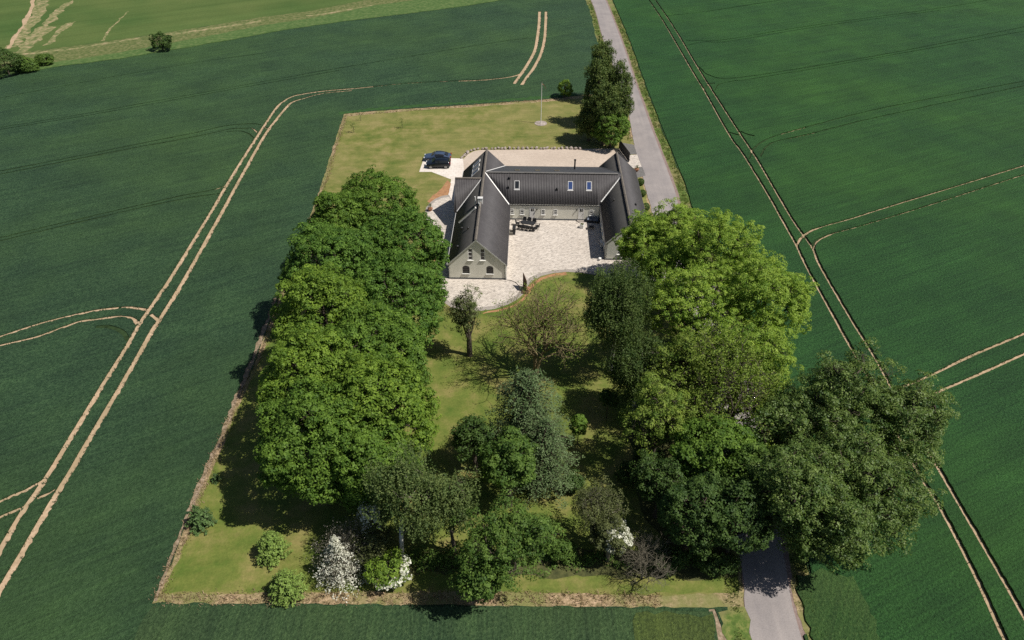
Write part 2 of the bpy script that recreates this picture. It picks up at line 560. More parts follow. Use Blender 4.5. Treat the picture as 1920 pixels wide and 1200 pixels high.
region('paving_border', 'kerb', .08, poly(terr_out + [(1272, 505), (1200, 492), (1150, 470), (1130, 400), (960, 400), (940, 480), (860, 420), (850, 432), (822, 434), (820, 480)]))
region('paved_yard', 'pavers', .084, poly(terr_in + [(1270, 508), (1200, 495), (1150, 470), (1130, 400), (960, 400), (940, 480), (860, 420), (850, 430), (826, 432), (823, 480)]))
region('paved_yard', 'pavers', .084, poly([(1173, 291), (1195, 291), (1203, 313), (1188, 316), (1180, 312)]))
region('side_path', 'asphalt_dark', .083, poly([(1164, 268), (1188, 272), (1194, 290), (1172, 290)]))
region('side_path', 'asphalt_dark', .083, poly([(1188, 317), (1204, 314), (1210, 330), (1195, 334)]))

# wheel tracks
A_ = [(560, 178), (545, 183), (533, 190), (520, 201), (500, 230), (467, 281), (427, 345), (397, 397), (322, 520), (303, 548), (280, 582), (263, 607), (237, 653), (195, 720), (122, 840), (100, 877), (70, 922), (42, 962), (0, 1034), (-60, 1140), (-130, 1260)]
B_ = [(566, 186), (547, 193), (533, 207), (503, 245), (480, 283), (443, 350), (417, 398), (349, 520), (303, 595), (288, 617), (263, 662), (230, 720), (159, 840), (135, 882), (110, 922), (75, 981), (32, 1055), (0, 1109), (-70, 1230)]
tracks = [([(902, 151), (854, 152.5), (763, 157), (698, 163.5)], .34), (A_, .58), (B_, .62),
          ([(1012, 22), (1011, 45), (1008, 70), (1003, 95), (990, 120), (978, 138), (964, 158)], .75),
          ([(1024, 22), (1023, 50), (1021, 75), (1014, 102), (1000, 129), (988, 145), (978, 160)], .7),
          ([(984, 136), (968, 142), (950, 146), (925, 149), (900, 151), (860, 153)], .55), ([(700, 163), (672, 166), (640, 168.5), (610, 171), (580, 175), (558, 179)], .6), ([(660, 170.5), (620, 174), (595, 178), (564, 187)], .5),
          ([(277, 582), (247, 577), (228, 577)], [.5, .3]), ([(262, 610), (253, 601), (243, 596), (226, 594)], [.6, .3]), ([(283, 590), (292, 597), (298, 604), (290, 612)], .5),
          ([(222, 578), (180, 583), (120, 596), (67, 610), (0, 632), (-60, 650)], .42), ([(228, 594), (205, 596), (180, 600), (153, 603), (120, 614), (67, 633), (0, 649), (-60, 668)], .42),
          ([(82, 902), (60, 914), (48, 921), (25, 930), (0, 942), (-30, 955)], .42), ([(45, 952), (25, 960), (0, 971), (-30, 985)], .40), ([(70, 935), (85, 930), (104, 918)], .34),
          ([(490, 246), (496, 240), (504, 243)], .35), ([(483, 249), (476, 243), (470, 241)], .3), ([(428, 347), (418, 351), (404, 356)], .35),
          ([(1216, 0), (1241, 37), (1264, 76), (1300, 138), (1319, 169), (1367, 254), (1394, 292), (1440, 367), (1465, 412), (1492, 460), (1511, 500), (1565, 600), (1587, 640), (1622, 700), (1682, 815), (1725, 895), (1760, 950), (1820, 1065), (1880, 1195), (1930, 1300)], [.36, .52]),
          ([(1228, 0), (1254, 38), (1279, 78), (1300, 114), (1330, 163), (1386, 250), (1419, 300), (1465, 379), (1490, 420), (1523, 467), (1537, 500), (1595, 600), (1620, 640), (1650, 690), (1695, 775), (1735, 840), (1780, 917), (1840, 1020), (1920, 1160), (1990, 1290)], [.36, .52]),
          ([(1494, 462), (1501, 448), (1516, 436), (1540, 427), (1594, 412), (1657, 392), (1782, 354), (1920, 312), (2100, 258)], .38), ([(1524, 472), (1530, 457), (1543, 447), (1560, 440), (1615, 425), (1740, 387), (1920, 329), (2100, 272)], .30),
          ([(1655, 745), (1700, 724), (1745, 705), (1825, 667), (1920, 627), (2060, 566)], .38), ([(1700, 765), (1740, 745), (1780, 727), (1850, 697), (1920, 665), (2060, 604)], .38),
          ([(1465, 253), (1490, 246), (1512, 240)], .4), ([(1477, 262), (1505, 256), (1530, 250)], .4)]
gaps = [([(228, 577), (200, 580), (180, 583)], .3), ([(243, 640), (238, 635), (233, 625), (220, 618), (202, 613), (180, 614)], .4),
        ([(490, 235), (467, 233), (417, 238), (367, 250), (300, 263), (167, 290), (0, 322), (-60, 334)], .26), ([(470, 241), (455, 242), (433, 243), (367, 257), (233, 282), (0, 328), (-60, 341)], .26),
        ([(478, 262), (466, 252), (450, 247), (425, 248)], .25),
        ([(404, 356), (370, 363), (333, 370), (200, 400), (0, 447), (-60, 461)], .24), ([(425, 362), (400, 366), (367, 370), (300, 383), (233, 398), (0, 453), (-60, 468)], .24),
        ([(0, 185), (167, 153), (367, 118), (500, 100)], .16), ([(0, 240), (167, 213), (333, 183), (640, 128), (900, 85), (990, 72)], .18), ([(0, 244), (167, 217), (333, 187), (640, 132)], .16),
        ([(1511, 442), (1500, 452), (1494, 464)], .35), ([(1540, 427), (1522, 434), (1511, 442)], .3), ([(1560, 440), (1540, 448), (1527, 456), (1523, 471)], .3),
        ([(1404, 300), (1410, 285), (1425, 270), (1445, 260), (1465, 253)], .25), ([(1425, 296), (1436, 277), (1455, 267), (1477, 262)], .25),
        ([(1512, 240), (1657, 204), (1920, 154), (2050, 128)], .20), ([(1530, 250), (1657, 219), (1920, 163), (2050, 137)], .20), ([(1388, 248), (1400, 254), (1414, 257)], .3), ([(1366, 250), (1378, 254), (1388, 256)], .3),
        ([(1310, 127), (1330, 143), (1377, 148), (1532, 125), (1698, 96), (1920, 52), (2050, 26)], .20), ([(1340, 171), (1348, 160), (1380, 153), (1407, 150), (1615, 115), (1920, 60), (2050, 34)], .18), ([(1320, 168), (1328, 160), (1340, 158)], .3),
        ([(1286, 77), (1310, 78), (1365, 75), (1532, 48), (1761, 17), (1920, -10)], .20), ([(1290, 86), (1320, 80), (1365, 79), (1532, 52), (1761, 21)], .16), ([(1252, 31), (1300, 26), (1365, 17), (1473, 0)], .2),
        ([(500, 640), (430, 660), (425, 664)], .1)]
for pl, wd_ in gaps[:-1]:
    region('crop_gap', 'crop_gap', .02 if pl[0][0] < 1100 and pl[0][0] >= 0 else .10, ribbon(pl, wd_ * 1.25 + .05, .07, .6))
for pl, wd_ in tracks:
    left = pl[0][0] < 1100
    region('wheel_track', 'track', .0, ribbon(pl, wd_, .02, .33, .10 if left else .05))

cells = [(p[0], p[1]) for r in REG for p in r[3]]
faces_in, k0 = [], 0
for r in REG:
    n = len(r[3])
    a = sum(r[3][i][0] * r[3][(i + 1) % n][1] - r[3][(i + 1) % n][0] * r[3][i][1] for i in range(n))
    idx = list(range(k0, k0 + n))
    faces_in.append(idx if a > 0 else idx[::-1])
    k0 += n
V2, _, T, _, _, OF = delaunay_2d_cdt([Vector(p) for p in cells], [], faces_in, 0, 1e-4)
# which polygon owns each triangle: the last one that holds its centre
V2n = np.array([(p[0], p[1]) for p in V2])
cen_t = V2n[np.array(T)].mean(axis=1)
own_a = np.zeros(len(T), int)
for ri, rg_ in enumerate(REG):
    if ri == 0:
        continue
    pg = np.array(rg_[3])
    lo_, hi_ = pg.min(0), pg.max(0)
    cand = np.where(((cen_t >= lo_) & (cen_t <= hi_)).all(axis=1))[0]
    if not len(cand):
        continue
    cx_, cy_ = cen_t[cand, 0], cen_t[cand, 1]
    wn = np.zeros(len(cand), int)
    for a_, b_ in zip(pg, np.roll(pg, -1, axis=0)):
        side_ = (b_[0] - a_[0]) * (cy_ - a_[1]) - (cx_ - a_[0]) * (b_[1] - a_[1])
        wn += ((a_[1] <= cy_) & (b_[1] > cy_) & (side_ > 0)).astype(int)
        wn -= ((a_[1] > cy_) & (b_[1] <= cy_) & (side_ < 0)).astype(int)
    own_a[cand[wn != 0]] = ri
own = own_a.tolist()
by = {}
for t_, r_ in zip(T, own):
    by.setdefault(r_, []).append(t_)
edge_of = {}
for t_, r_ in zip(T, own):
    for i in range(3):
        edge_of.setdefault(frozenset((t_[i], t_[(i + 1) % 3])), []).append((t_[i], t_[(i + 1) % 3], r_))
groups = {}
for i, r in enumerate(REG):
    groups.setdefault((r[0], r[1]), []).append(i)
walls = {}
for e, l in edge_of.items():
    if len(l) == 2:
        (a, b, r0), (_, _, r1) = l
        z0, z1 = REG[r0][2], REG[r1][2]
        if abs(z0 - z1) > 1e-5:
            if z0 > z1: walls.setdefault(r0, []).append((a, b, z0, z1))
            else: walls.setdefault(r1, []).append((b, a, z1, z0))
GROUND = {'crop_field': ('', 'field'), }
glabel = {
    ('crop_field', 'crop_left'): ('dark blue-green wheat field left of and behind the garden', 'field'),
    ('crop_field', 'crop_right'): ('deep green wheat field on the right of the road', 'field'),
    ('crop_field', 'crop_near'): ('strip of dark wheat below the near edge of the garden', 'field'),
    ('crop_field', 'crop_lush'): ('lighter lush green fringe of the wheat beside the garden', 'field'),
    ('verge', 'verge'): ('rough yellow-green grass verge along the narrow road', 'verge'),
    ('road', 'road'): ('narrow pale grey asphalt lane passing the house', 'road'),
    ('lawn', 'lawn'): ('dry mown lawn behind the farmhouse round the flagpole', 'lawn'),
    ('lawn', 'lawn_fresh'): ('greener mown lawn among the trees in front of the house', 'lawn'),
    ('paved_yard', 'pavers'): ('pale mottled cobble courtyard between the house wings', 'courtyard'),
}
for (nm, mk), ids in groups.items():
    vm, vs, fs = {}, [], []

    def vid(i, z):
        if (i, z) not in vm:
            vm[(i, z)] = len(vs)
            vs.append((V2[i][0], V2[i][1], z))
        return vm[(i, z)]
    for r_ in ids:
        z = REG[r_][2]
        for t_ in by.get(r_, []):
            fs.append(tuple(vid(i, z) for i in t_))
        for (a, b, zh, zl) in walls.get(r_, []):
            fs.append((vid(b, zh), vid(a, zh), vid(a, zl), vid(b, zl)))
    if not fs:
        continue
    me = bpy.data.meshes.new(nm)
    me.from_pydata(vs, [], fs)
    me.update()
    lb = glabel.get((nm, mk), (None, None))
    link_mesh(nm, me, M[mk], kind='structure', label=lb[0], cat=lb[1])

# ------------------------------------------------------------------ farmhouse
def wallm(name, col):
    m, t, b = new_mat(name)
    v = coords(t)
    n = noise(t, v, 1.2, 5, .65)
    vs = coords(t, (3, 3, .35))
    n2 = noise(t, vs, 1.5, 3, .6)
    c = ramp(t, n, [(.3, tuple(x * .93 for x in col)), (.7, tuple(x * 1.05 for x in col))])
    c = mix(t, 1.0, c, ramp(t, n2, [(.3, (.95, .95, .94)), (.7, (1.03, 1.03, 1.03))]), 'MULTIPLY')
    t.links.new(c, b.inputs['Base Color'])
    return m


def roofm(name, col, lich=0.0, lcol=(.16, .15, .11)):
    m, t, b = new_mat(name)
    v = coords(t)
    n = noise(t, v, 2.2, 5, .7)
    n2 = noise(t, v, .3, 4, .6)
    c = ramp(t, n, [(.3, tuple(x * .82 for x in col)), (.7, tuple(x * 1.16 for x in col))])
    c = mix(t, 1.0, c, ramp(t, n2, [(.3, (.9, .9, .9)), (.7, (1.1, 1.1, 1.1))]), 'MULTIPLY')
    if lich:
        n3 = noise(t, v, 5, 5, .8)
        c = mix(t, ramp(t, n3, [(.6 - lich * .1, (0, 0, 0)), (.75, (lich, lich, lich))]), c, lcol)
    t.links.new(c, b.inputs['Base Color'])
    b.inputs['Roughness'].default_value = .62
    b.inputs['Specular IOR Level'].default_value = .4
    bump(t, b, n, .15, .02)
    return m


M['wall'] = wallm('pale_grey_green_render', (.68, .665, .585))
M['plinth'] = plain('dark_plinth', (.10, .105, .11), .8, var=.1)
M['roof'] = roofm('dark_corrugated_sheet', (.062, .058, .060))
M['roof_left'] = roofm('darker_lichened_sheet', (.046, .044, .041), .45, (.085, .078, .055))  # darker than the other sheets, lichen specks; on both wings' left slopes
M['roof_felt'] = roofm('smooth_dark_roofing', (.050, .051, .056))
M['ridge'] = roofm('lichened_ridge_cap', (.12, .105, .088), .8, (.24, .195, .14))
M['ridge_grey'] = roofm('grey_ridge_cap', (.11, .105, .10), .4, (.2, .18, .15))
M['white'] = plain('white_paint', (.74, .73, .70), .5, .4, var=.04)
M['flash'] = plain('pale_metal_flashing', (.62, .61, .59), .45, .5, .1, var=.08)
M['verge_trim'] = plain('pale_eave_board', (.42, .42, .38), .6, var=.08)
M['pipe'] = plain('black_steel', (.015, .015, .016), .5, .5, var=.1)


def glassm(name, col, rough=.06):
    m, t, b = new_mat(name)
    b.inputs['Base Color'].default_value = (*col, 1)
    b.inputs['Roughness'].default_value = rough
    b.inputs['Specular IOR Level'].default_value = .6
    return m


M['glass'] = glassm('dark_window_glass', (.018, .020, .022))
M['glass_blue'] = glassm('blue_roof_window_glass', (.035, .060, .16), .12)

E1 = R(1.55)
HO = Vector((-.72, 75.85, 0))
house = empty('farmhouse', HO, -E1, label='U-shaped pale farmhouse with dark corrugated roofs round a paved courtyard', cat='house')
ZG = .08
LW = dict(x0=-7.5, x1=-.1, xr=-3.85, y0=0.0, y1=25.6, ze=2.52, zr=6.2)
RW = dict(x0=13.2, x1=19.2, xr=16.15, y0=5.0, y1=25.9, ze=2.90, zr=5.85)
MW = dict(y0=15.3, yr=18.5, y1=25.7, ze=2.62, zr=6.12, zf=3.50)


def panel(name, outer, holes, to3, nrm, depth, m, parent):
    """flat wall with real openings and reveals; outer and holes are 2D, to3 maps to 3D"""
    pts, fcs = [], []
    for lp in [outer] + holes:
        n = len(lp)
        a = sum(lp[i][0] * lp[(i + 1) % n][1] - lp[(i + 1) % n][0] * lp[i][1] for i in range(n))
        idx = list(range(len(pts), len(pts) + n))
        pts += lp
        fcs.append(idx if a > 0 else idx[::-1])
    v, _, f, _, _, of = delaunay_2d_cdt([Vector(p) for p in pts], [], fcs, 0, 1e-5)
    vs = [to3(p[0], p[1]) for p in v]
    fs = [t_ for t_, o in zip(f, of) if 0 in o and not any(k in o for k in range(1, len(holes) + 1))]
    n3 = Vector(nrm)
    for h in holes:
        b0 = len(vs)
        vs += [to3(*p) for p in h]
        vs += [tuple(Vector(to3(*p)) - n3 * depth) for p in h]
        k = len(h)
        for i in range(k):
            j = (i + 1) % k
            fs.append((b0 + i, b0 + j, b0 + k + j, b0 + k + i))
    b0 = len(vs)
    ba = [tuple(Vector(to3(*p)) - n3 * depth) for p in outer]
    vs += [to3(*p) for p in outer] + ba
    k = len(outer)
    for i in range(k):
        j = (i + 1) % k
        fs.append((b0 + i, b0 + j, b0 + k + j, b0 + k + i))
    me = bpy.data.meshes.new(name)
    me.from_pydata(vs, [], fs)
    me.update()
    return link_mesh(name, me, m, parent)


def rect(x, z, w_, h_):
    return [(x - w_ / 2, z), (x + w_ / 2, z), (x + w_ / 2, z + h_), (x - w_ / 2, z + h_)]


def arch(x, z, w_, h_, n=8):
    r = w_ / 2
    return [(x - r, z), (x + r, z)] + [(x + r * math.cos(a), z + h_ - r * .8 + .8 * r * math.sin(a)) for a in [math.pi * k / n for k in range(n + 1)]]


def window(x, z, w_, h_, to3, nrm, parent, rows=3, cols=1, fw=.07, dark=False, sill=True, arched=False, dep=.06):
    """frame in an opening, glass behind it, bars and a sill"""
    n3 = Vector(nrm)
    T3 = lambda a, b, d: tuple(Vector(to3(a, b)) - n3 * d)
    fm = M['pipe'] if dark else M['white']

    def bar(mb, xa, xb, za, zb, d0, d1):
        mb.hexa([T3(xa, za, d0), T3(xb, za, d0), T3(xb, za, d1), T3(xa, za, d1), T3(xa, zb, d0), T3(xb, zb, d0), T3(xb, zb, d1), T3(xa, zb, d1)])
    mb = MB()
    bar(mb, x - w_ / 2 + .002, x - w_ / 2 + fw, z + .002, z + h_ - .002, dep - .05, dep)
    bar(mb, x + w_ / 2 - fw, x + w_ / 2 - .002, z + .002, z + h_ - .002, dep - .05, dep)
    bar(mb, x - w_ / 2 + fw, x + w_ / 2 - fw, z + .002, z + fw, dep - .05, dep)
    bar(mb, x - w_ / 2 + fw, x + w_ / 2 - fw, z + h_ - fw, z + h_ - .002, dep - .05, dep)
    ww = MB()
    for i in range(1, rows):
        zz = z + h_ * i / rows
        bar(mb, x - w_ / 2 + fw, x + w_ / 2 - fw, zz - .03, zz + .03, dep - .045, dep - .002)
    for i in range(1, cols):
        xx = x - w_ / 2 + w_ * i / cols
        bar(mb, xx - .02, xx + .02, z + fw, z + h_ - fw, dep - .04, dep - .004)
    f = mb.build('window', fm, parent)
    bar(ww, x - w_ / 2 + fw * .5, x + w_ / 2 - fw * .5, z + fw * .5, z + h_ - fw * .5, dep + .004, dep + .02)
    ww.build('pane', M['glass'], f)
    if sill:
        s = MB()
        bar(s, x - w_ / 2 - .08, x + w_ / 2 + .08, z - .06, z - .004, -.10, .03)
        s.build('sill', M['white'] if not arched else M['flash'], f)
    return f


def door(x, z, w_, h_, to3, nrm, parent):
    n3 = Vector(nrm)
    T3 = lambda a, b, d: tuple(Vector(to3(a, b)) - n3 * d)

    def bar(xa, xb, za, zb, d0, d1):
        return MB().hexa([T3(xa, za, d0), T3(xb, za, d0), T3(xb, za, d1), T3(xa, za, d1), T3(xa, zb, d0), T3(xb, zb, d0), T3(xb, zb, d1), T3(xa, zb, d1)])
    d = bar(x - w_ / 2 + .06, x + w_ / 2 - .06, z + .01, z + h_ - .06, -.012, .05).build('door', M['white'], parent)
    fr = MB()
    for a in (bar(x - w_ / 2 + .001, x - w_ / 2 + .06, z, z + h_ - .001, -.03, .1), bar(x + w_ / 2 - .06, x + w_ / 2 - .001, z, z + h_ - .001, -.03, .1), bar(x - w_ / 2 + .06, x + w_ / 2 - .06, z + h_ - .06, z + h_ - .001, -.03, .1)):
        fr.add(a.v, a.f)
    fr.build('door_frame', M['white'], d)
    bar(x - w_ * .27, x + w_ * .27, z + h_ * .68, z + h_ * .90, -.02, -.0125).build('pane', M['glass'], d)
    bar(x - .02, x + .02, z + h_ * .68, z + h_ * .90, -.03, -.0205).build('glazing_bar', M['white'], d)
    bar(x + w_ * .28, x + w_ * .36, z + h_ * .46, z + h_ * .49, -.07, -.0125).build('handle', M['pipe'], d)
    bar(x - w_ / 2 - .12, x + w_ / 2 + .12, z - .10, z, -.5, -.02).build('doorstep', M['kerb'], parent)


def gable_pts(w_, z0=ZG):
    k = .05
    return [(w_['x0'], z0), (w_['x1'], z0), (w_['x1'], w_['ze'] - k), (w_['xr'], w_['zr'] - k), (w_['x0'], w_['ze'] - k)]


# left wing walls
f_front = lambda x, z: (x, LW['y0'], z)
tall = [(-4.62, 3.05, .62, 1.75), (-3.05, 3.05, .62, 1.75)]
arcs = [(-5.25, .95, .92, 1.25), (-2.15, .95, .92, 1.25)]
panel('wall', gable_pts(LW), [rect(*q) for q in tall] + [arch(*q) for q in arcs], f_front, (0, -1, 0), .2, M['wall'], house)
for q in tall:
    window(*q, f_front, (0, -1, 0), house, rows=3, dep=.07, fw=.09)
for q in arcs:
    x, z, w_, h_ = q
    f = window(x, z, w_, h_ * .62, f_front, (0, -1, 0), house, rows=2, cols=4, dark=True, arched=True, fw=.05, dep=.10)
    ar = MB()
    pts = arch(x, z, w_, h_)[1:]
    ar.add([(a, LW['y0'] + .09, b) for a, b in pts] + [(a, LW['y0'] + .12, b) for a, b in pts], [tuple(range(len(pts))), tuple(range(len(pts), 2 * len(pts)))[::-1]])
    ar.build('fanlight', M['glass'], f)
    bb = MB()
    for dx in (-.22, 0, .22):
        bb.box(x + dx - .015, x + dx + .015, LW['y0'] + .055, LW['y0'] + .085, z + h_ * .62, z + h_ - .08)
    bb.build('fan_bar', M['pipe'], f)
sd_l = lambda y, z: (LW['x0'], y, z)
lw_windows = [(2.2, 1.0, .9, 1.1), (5.2, 1.0, .9, 1.1), (22.5, 1.0, .9, 1.1)]
panel('wall', [(LW['y0'], ZG), (LW['y1'], ZG), (LW['y1'], LW['ze']), (LW['y0'], LW['ze'])], [rect(*q) for q in lw_windows], sd_l, (-1, 0, 0), .2, M['wall'], house)
for q in lw_windows:
    window(*q, sd_l, (-1, 0, 0), house, rows=2, cols=2)
sd_r = lambda y, z: (LW['x1'], y, z)
lr_windows = [(3.5, .9, .9, 1.1), (8.5, .9, .9, 1.1)]
panel('wall', [(LW['y0'], ZG), (MW['y0'], ZG), (MW['y0'], LW['ze']), (LW['y0'], LW['ze'])], [rect(*q) for q in lr_windows], sd_r, (1, 0, 0), .2, M['wall'], house)
for q in lr_windows:
    window(*q, sd_r, (1, 0, 0), house, rows=2, cols=2)
bk = lambda x, z: (x, LW['y1'], z)
panel('wall', gable_pts(LW), [rect(-3.85, 3.2, .8, 1.2)], bk, (0, 1, 0), .2, M['wall'], house)
window(-3.85, 3.2, .8, 1.2, bk, (0, 1, 0), house, rows=3)
# middle range
md = lambda x, z: (x, MW['y0'], z)
mwin = [(.32, .98, .56, .90), (1.78, .98, .56, .90), (4.86, .98, .56, .90), (6.66, .98, .56, .90), (11.92, .98, .56, .90)]
mdoor = [(3.28, ZG + .10, .80, 2.0), (10.42, ZG + .10, .80, 2.0)]
panel('wall', [(LW['x1'], ZG), (RW['x0'], ZG), (RW['x0'], MW['ze']), (LW['x1'], MW['ze'])], [rect(*q) for q in mwin + mdoor], md, (0, -1, 0), .2, M['wall'], house)
for q in mwin:
    window(*q, md, (0, -1, 0), house, rows=3, dep=.01, fw=.085)
for q in mdoor:
    door(*q, md, (0, -1, 0), house)
for x in (3.95, 9.75):
    MB().box(x - .05, x + .05, MW['y0'] - .14, MW['y0'] - .003, 1.72, 1.95).build('wall_lamp', M['pipe'], house)
rb = lambda x, z: (x, MW['y1'] - .05, z)
rwin = [(1.5, 1.0, 1.0, 1.1), (5, 1.0, 1.0, 1.1), (9, 1.0, 1.0, 1.1)]
panel('wall', [(LW['x1'], ZG), (RW['x0'], ZG), (RW['x0'], MW['zf'] - .08), (LW['x1'], MW['zf'] - .08)], [rect(*q) for q in rwin], rb, (0, 1, 0), .2, M['wall'], house)
for q in rwin:
    window(*q, rb, (0, 1, 0), house, rows=2, cols=2)
# right wing walls
rf = lambda x, z: (x, RW['y0'], z)
rgw = [(15.2, 1.0, .8, 1.1), (17.2, 1.0, .8, 1.1)]
panel('wall', gable_pts(RW), [rect(*q) for q in rgw], rf, (0, -1, 0), .2, M['wall'], house)
for q in rgw:
    window(*q, rf, (0, -1, 0), house, rows=3)
rl = lambda y, z: (RW['x0'], y, z)
rlw = [(7.4, 1.0, .9, 1.1), (10.2, 1.0, .9, 1.1), (12.6, 1.0, .9, 1.1)]
panel('wall', [(RW['y0'], ZG), (MW['y0'], ZG), (MW['y0'], RW['ze']), (RW['y0'], RW['ze'])], [rect(*q) for q in rlw], rl, (-1, 0, 0), .2, M['wall'], house)
for q in rlw:
    window(*q, rl, (-1, 0, 0), house, rows=2, cols=2)
rr = lambda y, z: (RW['x1'], y, z)
rrw = [(9, 1.0, .9, 1.1), (14, 1.0, .9, 1.1), (19, 1.0, .9, 1.1)]
panel('wall', [(RW['y0'], ZG), (RW['y1'], ZG), (RW['y1'], RW['ze']), (RW['y0'], RW['ze'])], [rect(*q) for q in rrw], rr, (1, 0, 0), .2, M['wall'], house)
for q in rrw:
    window(*q, rr, (1, 0, 0), house, rows=2, cols=2)
rbk = lambda x, z: (x, RW['y1'], z)
panel('wall', gable_pts(RW), [rect(16.15, 3.1, .8, 1.1)], rbk, (0, 1, 0), .2, M['wall'], house)
window(16.15, 3.1, .8, 1.1, rbk, (0, 1, 0), house)
# plinth strips, proud of the wall
for bx_ in ((-7.53, -.07, -.03, -.003), (-.097, -.07, -.003, 15.26), (-.06, 13.16, 15.26, 15.297), (13.16, 13.197, 5.0, 15.26), (13.17, 19.23, 4.97, 4.997), (-7.53, -7.503, -.003, 25.6), (19.203, 19.23, 5.0, 25.9)):
    MB().box(*bx_, .0, .30).build('plinth', M['plinth'], house)

# roof sheets: real corrugations running down the slope
def slope(name, O, a, L, d, m, amp=.028, pitch=.2, clips=(), wave=True, thick=.04):
    """O: start on the ridge, a: unit vector along it, L: length, d: vector from ridge to eave"""
    O, a, d = Vector(O), Vector(a), Vector(d)
    n = a.cross(d).normalized()
    if n.z < 0:
        n = -n
    per = 6
    nw = max(1, int(L / pitch)) * per if wave else 1
    bm = bmesh.new()
    prev = None
    for i in range(nw + 1):
        s = L * i / nw
        h = amp * math.cos(2 * math.pi * i / per) if wave else 0
        col = [bm.verts.new(O + a * s + d * t + n * h) for t in (0, 1)]
        if prev:
            bm.faces.new((prev[0], col[0], col[1], prev[1]))
        prev = col
    for (co, no) in clips:        # keep the side the normal points to
        bmesh.ops.bisect_plane(bm, geom=bm.verts[:] + bm.edges[:] + bm.faces[:], plane_co=co, plane_no=no, clear_inner=True)
    bmesh.ops.recalc_face_normals(bm, faces=bm.faces)
    if bm.faces and bm.faces[:][0].normal.dot(n) < 0:
        bmesh.ops.reverse_faces(bm, faces=bm.faces)
    me = bpy.data.meshes.new(name)
    bm.to_mesh(me)
    bm.free()
    if wave:
        me.polygons.foreach_set('use_smooth', [True] * len(me.polygons))
    o = link_mesh(name, me, m, house)
    sm = o.modifiers.new('thickness', 'SOLIDIFY')
    sm.thickness = thick
    sm.offset = -1
    return n


def plane_of(W, side):
    """slope plane of a wing; side -1 left, +1 right; returned normal points up"""
    xe = W['x0'] - .12 if side < 0 else W['x1'] + .12
    d = Vector((xe - W['xr'], 0, W['ze'] - .06 - W['zr']))
    n = Vector((0, 1, 0)).cross(d).normalized()
    if n.z < 0: n = -n
    return Vector((W['xr'], 0, W['zr'])), n, d


pl_LL, n_LL, d_LL = plane_of(LW, -1)
pl_LR, n_LR, d_LR = plane_of(LW, 1)
pl_RL, n_RL, d_RL = plane_of(RW, -1)
pl_RR, n_RR, d_RR = plane_of(RW, 1)
ly0, ly1 = LW['y0'] - .13, LW['y1'] + .25
ry0, ry1 = RW['y0'] - .13, RW['y1'] + .25
slope('roof', (LW['xr'], ly0, LW['zr']), (0, 1, 0), ly1 - ly0, d_LR, M['roof'], amp=.018)
slope('roof', (LW['xr'], ly0, LW['zr']), (0, 1, 0), ly1 - ly0, d_LL, M['roof_left'], amp=.018)
slope('roof', (RW['xr'], ry0, RW['zr']), (0, 1, 0), ry1 - ry0, d_RR, M['roof'], amp=.018)
slope('roof', (RW['xr'], ry0, RW['zr']), (0, 1, 0), ry1 - ry0, d_RL, M['roof_left'], amp=.018)
d_MN = Vector((0, MW['y0'] - .045 - MW['yr'], MW['ze'] - .06 - MW['zr']))
d_MF = Vector((0, MW['y1'] + .2 - MW['yr'], MW['zf'] - .05 - MW['zr']))
slope('roof', (LW['xr'], MW['yr'], MW['zr']), (1, 0, 0), RW['xr'] - LW['xr'], d_MN, M['roof'], amp=.034, pitch=.235,
      clips=((pl_LR, n_LR), (pl_RL, n_RL)))
slope('roof', (LW['xr'], MW['yr'], MW['zr']), (1, 0, 0), RW['xr'] - LW['xr'], d_MF, M['roof_felt'], wave=False, clips=((pl_LR, n_LR), (pl_RL, n_RL)))
# cross gable on the left side, flush with the wall
DG = dict(y0=13.05, y1=20.45, yr=16.75, ze=2.46, zr=6.02)
d_DN = Vector((0, DG['y0'] - DG['yr'], DG['ze'] - DG['zr']))
d_DF = Vector((0, DG['y1'] - DG['yr'], DG['ze'] - DG['zr']))
slope('roof', (-7.95, DG['yr'], DG['zr']), (1, 0, 0), 4.2, d_DN, M['roof'], amp=.034, pitch=.235, clips=((pl_LL, n_LL),))
slope('roof', (-7.95, DG['yr'], DG['zr']), (1, 0, 0), 4.2, d_DF, M['roof'], amp=.034, pitch=.235, clips=((pl_LL, n_LL),))
dgw = lambda y, z: (-7.56, y, z)
panel('wall', [(DG['y0'] + .1, ZG), (DG['y1'] - .1, ZG), (DG['y1'] - .1, DG['ze'] - .05), (DG['yr'], DG['zr'] - .12), (DG['y0'] + .1, DG['ze'] - .05)],
      [rect(16.75, .3, 1.6, 2.0), rect(16.75, 3.3, .9, 1.1)], dgw, (-1, 0, 0), .18, M['wall'], house)
window(16.75, .3, 1.6, 2.0, dgw, (-1, 0, 0), house, rows=1, cols=2, sill=False)
window(16.75, 3.3, .9, 1.1, dgw, (-1, 0, 0), house, rows=2, cols=2)


def strip(name, p0, p1, up, wd_, h_, m, lift=.03):
    """narrow cap or flashing bent over a line"""
    p0, p1, up = Vector(p0), Vector(p1), Vector(up).normalized()
    d = (p1 - p0).normalized()
    q = d.cross(up).normalized()
    b = p0 + up * lift, p1 + up * lift
    mb = MB()
    sec = [(-wd_ / 2, -h_), (-wd_ / 2, 0), (0, h_), (wd_ / 2, 0), (wd_ / 2, -h_)]
    vs = [tuple(pp + q * s[0] + up * s[1]) for pp in b for s in sec]
    k = len(sec)
    mb.add(vs, [(i, (i + 1) % k, k + (i + 1) % k, k + i) for i in range(k)] + [tuple(range(k))[::-1], tuple(range(k, 2 * k))])
    return mb.build(name, m, house)


